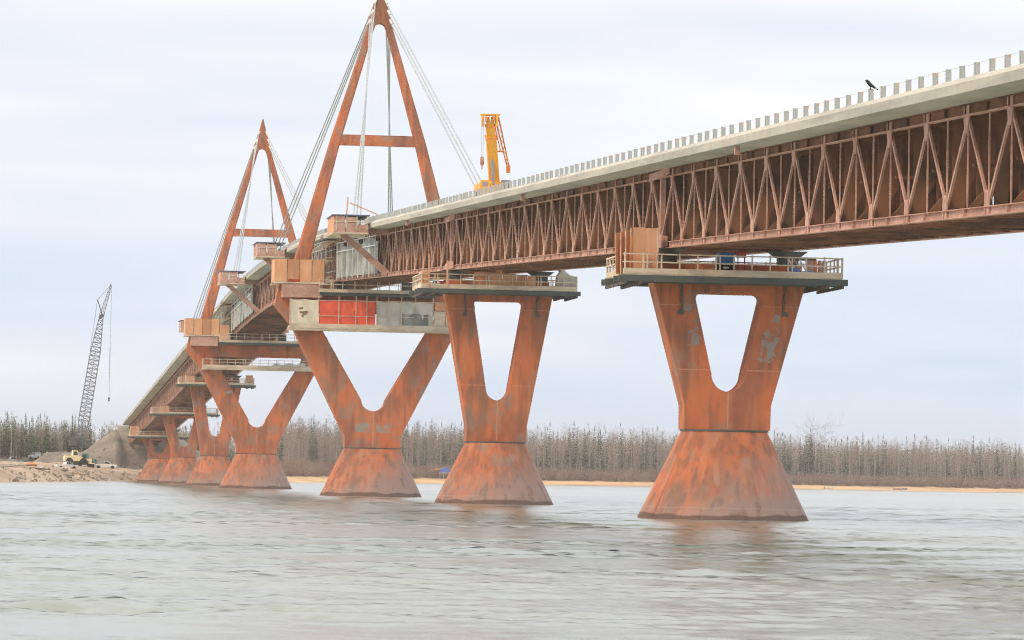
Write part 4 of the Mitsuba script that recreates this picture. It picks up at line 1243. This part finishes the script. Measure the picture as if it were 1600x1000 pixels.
# right bank: tent, awning, boat
def at_px(px, y):
    """x of the sight line through picture column px (1600 wide) at distance y"""
    return y * math.tan(YAW + math.atan((px - 800) / 6723.3))


y = 1545.0
x = at_px(699, y)
z = land(x, y)
t = thing('tent', 'tiny blue tent among the bare trees on the far bank', 'tent')
put('sheet', MB().prism([(-1.9, 0), (1.9, 0), (1.6, 1.3), (0, 2.0), (-1.6, 1.3)], -1.5, 1.5).move(x, y, z + 2.4), 'blue_sheet', t)
put('platform', MB().box(x - 2, x + 2, y - 1.6, y + 1.6, z + 2.2, z + 2.39).box(x - 1.9, x - 1.7, y - 1.5, y - 1.3, z, z + 2.2).box(x + 1.7, x + 1.9, y - 1.5, y - 1.3, z, z + 2.2), 'old_wood', t)
x = at_px(687, y)
t = thing('awning', 'orange awning on poles left of the tiny blue tent', 'awning')
put('sheet', MB().prism([(-2.6, 2.5), (2.6, 3.3), (2.6, 3.6), (-2.6, 2.8)], -1.3, 1.3).move(x, y, z + .5), 'orange_paint', t)
put('pole', MB().box(x - 2.4, x - 2.2, y - 1.1, y - .9, z, z + 3.1), 'old_wood', t)
put('pole', MB().box(x + 2.2, x + 2.4, y - 1.1, y - .9, z, z + 3.8), 'old_wood', t)


def boat(px, y0, paint, words, L):
    y = y0
    x = at_px(px, y)
    while shore_distance(np.array([x]), np.array([y]))[0] < 2.0:
        y += 2
        x = at_px(px, y)
    z = land(x, y)
    t = thing('boat', words, 'boat')
    V, F = [], []
    for i, f in enumerate(np.linspace(-1, 1, 9)):
        w, hh = .8 * (1 - max(0, f) ** 2.2), .55 + .35 * max(0, f) ** 2
        for q in ((-w, hh), (-w * .7, .1), (w * .7, .1), (w, hh), (w * .85, hh), (0, .25), (-w * .85, hh)):
            V.append((f * L / 2, q[0], q[1]))
    for i in range(8):
        for j in range(7):
            a, b = i * 7 + j, i * 7 + (j + 1) % 7
            F.append((a, b, b + 7, a + 7))
    put('hull', MB().add(V, F).move(x, y, z + .05, .25), paint, t)
    put('thwart', MB().box(-.3, .1, -.65, .65, .45, .5).move(x, y, z + .05, .25), 'grey_paint', t)
    put('motor', MB().prism([(-.15, .3), (.15, .3), (.2, 1.0), (-.15, .95)], -.2, .2).move(-L / 2, 0).move(0, 0, 0, .25).move(x, y, z + .05), 'grey_paint', t)


boat(1300, 1690, 'pale_paint', 'small white boat on the far sandy shore, right of the nearest pier', 4.5)
boat(1411, 1770, 'slate_sheet', 'small grey blue boat on the far sandy shore, near the right edge', 6.5)


# ------------------------------------------------------------------ trees
def spikes(segs, n=3):
    """many tapered twigs at once; segs: (p0, p1, r)"""
    p0, p1, r = (np.array(a, float) for a in zip(*segs))
    z = p1 - p0
    z /= np.linalg.norm(z, axis=1, keepdims=True)
    a = np.cross(z, np.where(np.abs(z[:, 2:]) < .9, [0, 0, 1.0], [1.0, 0, 0]))
    a /= np.linalg.norm(a, axis=1, keepdims=True)
    b = np.cross(z, a)
    v, f = [], []
    k = n + 1
    for i in range(n):
        t = 2 * math.pi * i / n
        v.append(p0 + (math.cos(t) * a + math.sin(t) * b) * r[:, None])
    v.append(p1)
    V = np.stack(v, 1).reshape(-1, 3)
    base = np.arange(len(p0)) * k
    F = np.vstack([np.stack([base + i, base + (i + 1) % n, base + n], 1) for i in range(n)])
    return MB().add(V, F)


def bare_tree(h, seed, spread=1.0, nb=34, start=.14):
    r_ = np.random.default_rng(seed)
    bend = r_.normal(0, .02, 2)
    trunk = MB()
    pts = [np.array([bend[0] * h * f * f, bend[1] * h * f * f, h * f]) for f in (0, .35, .7, 1.0)]
    rad = [.012 * h, .009 * h, .005 * h, .0012 * h]
    for i in range(3):
        trunk.tube(pts[i] - (0, 0, .02 if i else .4), pts[i + 1], rad[i], 5, rad[i + 1])
    seg = []
    for i in range(nb):
        f = start + (1 - start) * (i + r_.random()) / nb
        base = np.array([np.interp(f, (0, .35, .7, 1), [p_[k] for p_ in pts]) for k in range(3)])
        L = spread * h * (.04 + .17 * math.sin(math.pi * min(1, (1 - f) / (1 - start) + .08)) ** .8) * r_.uniform(.6, 1.2)
        az, el = r_.uniform(0, 6.28), r_.uniform(.45, 1.1)
        d = np.array([math.cos(az) * math.cos(el), math.sin(az) * math.cos(el), math.sin(el)])
        tip = base + d * L
        seg.append((base, tip, .0035 * h * (1.15 - f)))
        for j in range(5):
            g = r_.uniform(.3, .95)
            q = base + d * L * g
            d2 = d + r_.normal(0, .55, 3)
            d2[2] = abs(d2[2])
            d2 /= np.linalg.norm(d2)
            seg.append((q, q + d2 * L * r_.uniform(.25, .55), .0018 * h))
    return trunk, spikes(seg)


def spruce(h, seed, w=.11, low=.12):
    r_ = np.random.default_rng(seed)
    trunk = MB().tube((0, 0, -.4), (0, 0, h), .010 * h, 5, .001 * h)
    V, F, n = [], [], 0
    levels = int(22 + h * .6)
    for i in range(levels):
        f = low + (1 - low) * (i + r_.uniform(0, .6)) / levels
        R = w * h * (1 - f) ** .75 * r_.uniform(.65, 1.2) + .02 * h * (1 - f) + .05
        for j in range(7):
            az = r_.uniform(0, 6.28)
            c_, s_ = math.cos(az), math.sin(az)
            L = R * r_.uniform(.55, 1.15)
            droop = L * r_.uniform(.15, .55)
            wd = L * .34
            z0 = h * f
            V += [(0, 0, z0 + .04 * L), (c_ * L * .55 - s_ * wd, s_ * L * .55 + c_ * wd, z0 - droop * .45), (c_ * L, s_ * L, z0 - droop), (c_ * L * .55 + s_ * wd, s_ * L * .55 - c_ * wd, z0 - droop * .5), (c_ * L * .5, s_ * L * .5, z0 - droop * .7 - .12 * L)]
            F += [(n, n + 1, n + 2), (n, n + 2, n + 3), (n, n + 4, n + 1), (n + 4, n + 2, n + 1), (n, n + 3, n + 4), (n + 4, n + 3, n + 2)]
            n += 5
    crown = MB().add(V, F)
    tipz = MB()
    crown.tube((0, 0, h * .93), (0, 0, h * 1.02), .01 * h, 4, .002 * h)
    return trunk, crown


def shrub(h, seed):
    r_ = np.random.default_rng(seed)
    seg = []
    for i in range(26):
        az, el = r_.uniform(0, 6.28), r_.uniform(.7, 1.45)
        d = np.array([math.cos(az) * math.cos(el), math.sin(az) * math.cos(el), math.sin(el)])
        b_ = np.array([r_.normal(0, .35), r_.normal(0, .35), -.1])
        L = h * r_.uniform(.6, 1.1)
        seg.append((b_, b_ + d * L, .02))
        for j in range(4):
            q = b_ + d * L * r_.uniform(.3, .9)
            d2 = d + r_.normal(0, .5, 3)
            d2 /= np.linalg.norm(d2)
            seg.append((q, q + d2 * L * .35, .014))
    return spikes(seg)


BARE = [bare_tree(10.0, 100 + k, 1.0, 30 + 2 * (k % 3), .08 + .06 * (k % 4)) for k in range(7)]
SPR = [spruce(10.0, 200 + k, (.085, .10, .12, .07)[k % 4], (.10, .2, .3, .15)[k % 4]) for k in range(6)]
SHR = [shrub(2.2, 300 + k) for k in range(4)]
for k, (tr, tw) in enumerate(BARE):
    scene[f'bare_source_{k}'] = {'type': 'shapegroup', 'trunk': mikit.ply(tr.mesh(), ('bark_pale', 'bark_pale', 'twigs')[k % 3]), 'twigs': mikit.ply(tw.mesh(), 'twigs')}
for k, (tr, cr) in enumerate(SPR):
    scene[f'spruce_source_{k}'] = {'type': 'shapegroup', 'crown': mikit.ply(cr.mesh(), 'needles' if k % 3 else 'needles_green')}
for k, m in enumerate(SHR):
    scene[f'shrub_source_{k}'] = {'type': 'shapegroup', 'twigs': mikit.ply(m.mesh(), 'twigs_red' if k % 2 else 'twigs')}

count = {'forest': 0, 'shrubbery': 0}


def scatter(name, src, x, y, s, sz=None):
    count[name] += 1
    scene[f'{name}__{count[name]:03d}'] = {'type': 'instance', 'shapegroup': {'type': 'ref', 'id': src},
                                           'to_world': T().translate([float(x), float(y), land(x, y)]).rotate([0, 0, 1], float(rng.uniform(0, 360))).scale([float(s), float(s), float(s if sz is None else sz)])}


labels['forest'] = {'kind': 'stuff', 'label': 'far wood of bare birches, poplars and dark spruces along the river bank', 'category': 'wood'}
labels['shrubbery'] = {'kind': 'stuff', 'label': 'low red brown leafless scrub in front of the far wood', 'category': 'scrub'}

# right and middle bank: follow the sight lines so that the wood is evenly filled as seen along the shore, measured along the shore itself
seg_pts = SHORE[5:12]
cum = np.concatenate([[0], np.cumsum(np.hypot(*np.diff(seg_pts, axis=0).T))])


def along(s, d):
    i = min(len(seg_pts) - 2, max(0, int(np.searchsorted(cum, s) - 1)))
    t_ = (seg_pts[i + 1] - seg_pts[i]) / (cum[i + 1] - cum[i])
    q = seg_pts[i] + t_ * (s - cum[i])
    return q[0] - t_[1] * d, q[1] + t_[0] * d


total = 1330.0
for k in range(5200):
    s = rng.uniform(40, total)
    d = 30 + 75 * rng.random() ** 1.4
    x, y = along(s, d)
    if x / y < .0715 + .0008 * rng.normal():
        continue
    if rng.random() < .82:
        hgt = rng.normal(13.6, 2.3) * min(1.1, y / 1500)
        scatter('forest', f'bare_source_{rng.integers(7)}', x, y, hgt / 10)
    else:
        hgt = rng.normal(15.4, 2.8) * min(1.1, y / 1500)
        scatter('forest', f'spruce_source_{rng.integers(6)}', x, y, hgt / 10 * .95, hgt / 10)
for k in range(4200):
    s = rng.uniform(30, total)
    d = 18 + 22 * rng.random()
    x, y = along(s, d)
    if x / y < .0715:
        continue
    scatter('shrubbery', f'shrub_source_{rng.integers(4)}', x, y, rng.uniform(1.6, 2.9), rng.uniform(1.4, 2.9))
for k in range(2600):
    s = rng.uniform(40, total)
    d = 95 + 110 * rng.random()
    x, y = along(s, d)
    if x / y < .0715:
        continue
    if rng.random() < .7:
        hgt = rng.normal(13.4, 1.8) * min(1.1, y / 1500)
        scatter('forest', f'bare_source_{rng.integers(7)}', x, y, hgt / 10)
    else:
        hgt = rng.normal(14.6, 2.2) * min(1.1, y / 1500)
        scatter('forest', f'spruce_source_{rng.integers(6)}', x, y, hgt / 10 * 1.05, hgt / 10)
# left bank wood, behind the flat
for k in range(3400):
    x = rng.uniform(-15, 125)
    y = 1200 + 140 * rng.random() ** 1.3
    if embank(x, y) > ground(x, y) + .4 or shore_distance(np.array([x]), np.array([y]))[0] < 25:
        continue
    if rng.random() < .42:
        hgt = rng.normal(9.6, 1.5)
        scatter('forest', f'bare_source_{rng.integers(7)}', x, y, hgt / 10)
    else:
        hgt = rng.normal(10.8, 1.7)
        scatter('forest', f'spruce_source_{3 * rng.integers(2) if rng.random() < .6 else rng.integers(6)}', x, y, hgt / 10, hgt / 10)
for k in range(120):
    x, y = rng.uniform(-70, 30), rng.uniform(1170, 1212)
    scatter('shrubbery', f'shrub_source_{rng.integers(4)}', x, y, rng.uniform(.6, 1.3))

# single trees that stand out
SP_PLY = [(mikit.ply(a_.mesh(), 'bark_dark'), mikit.ply(b_.mesh(), 'needles'), mikit.ply(b_.mesh(), 'needles_green')) for a_, b_ in SPR]
BA_PLY = [(mikit.ply(a_.mesh(), 'bark_pale'), mikit.ply(b_.mesh(), 'twigs')) for a_, b_ in BARE]


def single_spruce(px, y, h, words, group=None, green=False, v=0, wide=1.0):
    x = at_px(px, y)
    t = thing('spruce_tree', words, 'tree', group)
    tw_ = T().translate([float(x), float(y), land(x, y)]).rotate([0, 0, 1], float(rng.uniform(0, 360))).scale([h / 10 * wide, h / 10 * wide, h / 10])
    scene[t + '__trunk'] = {**SP_PLY[v][0], 'to_world': tw_}
    scene[t + '__crown'] = {**SP_PLY[v][2 if green else 1], 'to_world': tw_}


def depth_for(px, d):
    """distance along this column at which the land is d metres behind the shore"""
    lo, hi = 1080.0, 3000.0
    for _ in range(40):
        m_ = (lo + hi) / 2
        x = at_px(px, m_)
        lo, hi = (m_, hi) if shore_distance(np.array([x]), np.array([m_]))[0] < d else (lo, m_)
    return hi


single_spruce(1508, depth_for(1508, 28), 9.5, 'green spruce in front of the far wood, left of two standing near the right edge', None, True, 1, 1.2)
single_spruce(1539, depth_for(1539, 28), 9.0, 'dense green spruce in front of the far wood, nearest the right edge', None, True, 2, 1.5)
single_spruce(1444, depth_for(1444, 26), 5.0, 'low round green spruce at the edge of the far wood, left of the green pair', None, True, 2, 1.7)
single_spruce(1462, depth_for(1462, 26), 4.0, 'smallest green spruce at the edge of the far wood', None, True, 0, 1.4)
single_spruce(1213, depth_for(1213, 60), 22.0, 'thin dark spruce spire just right of the nearest pier', None, False, 3)
G1 = 'dark spruces rising above the far wood'
for px in (492, 513, 549, 648, 664, 905, 938, 952, 975, 986, 1000, 1016, 1240, 1263, 1302, 1312, 1328, 1360, 1388, 1405, 1430, 1467, 1481, 1496, 1525, 1560, 1575, 1590):
    y = depth_for(px, rng.uniform(38, 70))
    single_spruce(px, y, rng.uniform(14.5, 18.8) * y / 1750, 'dark spruce spire rising above the bare far wood across the river', G1, False, int(rng.integers(6)))
G2 = 'spruces of the left bank wood'
for px in (8, 24, 40, 49, 64, 76, 100, 107, 117, 126, 131, 139, 145, 14):
    single_spruce(px, rng.uniform(1215, 1290), rng.uniform(11.5, 14.0), 'dark spruce standing out of the wood on the left bank', G2, False, int(rng.integers(6)))
single_spruce(37, 1205, 9.0, 'bright green spruce low in the left bank wood, left of the lattice crane', None, True, 1, 1.2)
single_spruce(113, 1205, 10.5, 'broad green spruce directly left of the lattice crane boom', None, True, 2, 1.3)
tr, tw = bare_tree(10.0, 555, 2.6, 40, .5)
y = depth_for(1278, 60)
x = at_px(1278, y)
t = thing('bare_tree', 'wide crowned leafless tree standing above the far wood right of the nearest pier', 'tree')
scene[t + '__trunk'] = {**mikit.ply(tr.mesh(), 'bark_pale'), 'to_world': T().translate([float(x), float(y), land(x, y)]).scale(2.25)}
scene[t + '__crown'] = {**mikit.ply(tw.mesh(), 'twigs'), 'to_world': T().translate([float(x), float(y), land(x, y)]).scale(2.25)}
G3 = 'pale birches at the front of the far wood'
for px in (455, 470, 531, 640, 672, 678, 684, 692, 870, 905, 918, 1022, 1245, 1311, 1407, 1412, 1451, 1474, 1500, 1556, 1588):
    y = depth_for(px, rng.uniform(27, 33))
    x = at_px(px, y)
    k = int(rng.integers(7))
    t = thing('birch_tree', 'pale leafless birch at the front edge of the far wood', 'tree', G3)
    h = rng.uniform(12, 16)
    tw_ = T().translate([float(x), float(y), land(x, y)]).rotate([0, 0, 1], float(rng.uniform(0, 360))).scale([h / 10, h / 10, h / 10])
    scene[t + '__trunk'] = {**BA_PLY[k][0], 'to_world': tw_}
    scene[t + '__crown'] = {**BA_PLY[k][1], 'to_world': tw_}

# ------------------------------------------------------------------ air
scene['air'] = {'type': 'homogeneous', 'albedo': {'type': 'rgb', 'value': [.955, .955, .955]}, 'sigma_t': .00009, 'phase': {'type': 'isotropic'}}
scene['haze'] = {'type': 'cube', 'to_world': T().translate([0, 4500, 33.0]).scale([6500, 8000, 37.0]), 'bsdf': {'type': 'null'}, 'interior': {'type': 'ref', 'id': 'air'}}
scene['camera']['medium'] = {'type': 'ref', 'id': 'air'}
labels['haze'] = {'kind': 'stuff', 'label': 'thin pale haze over the whole river', 'category': 'haze'}
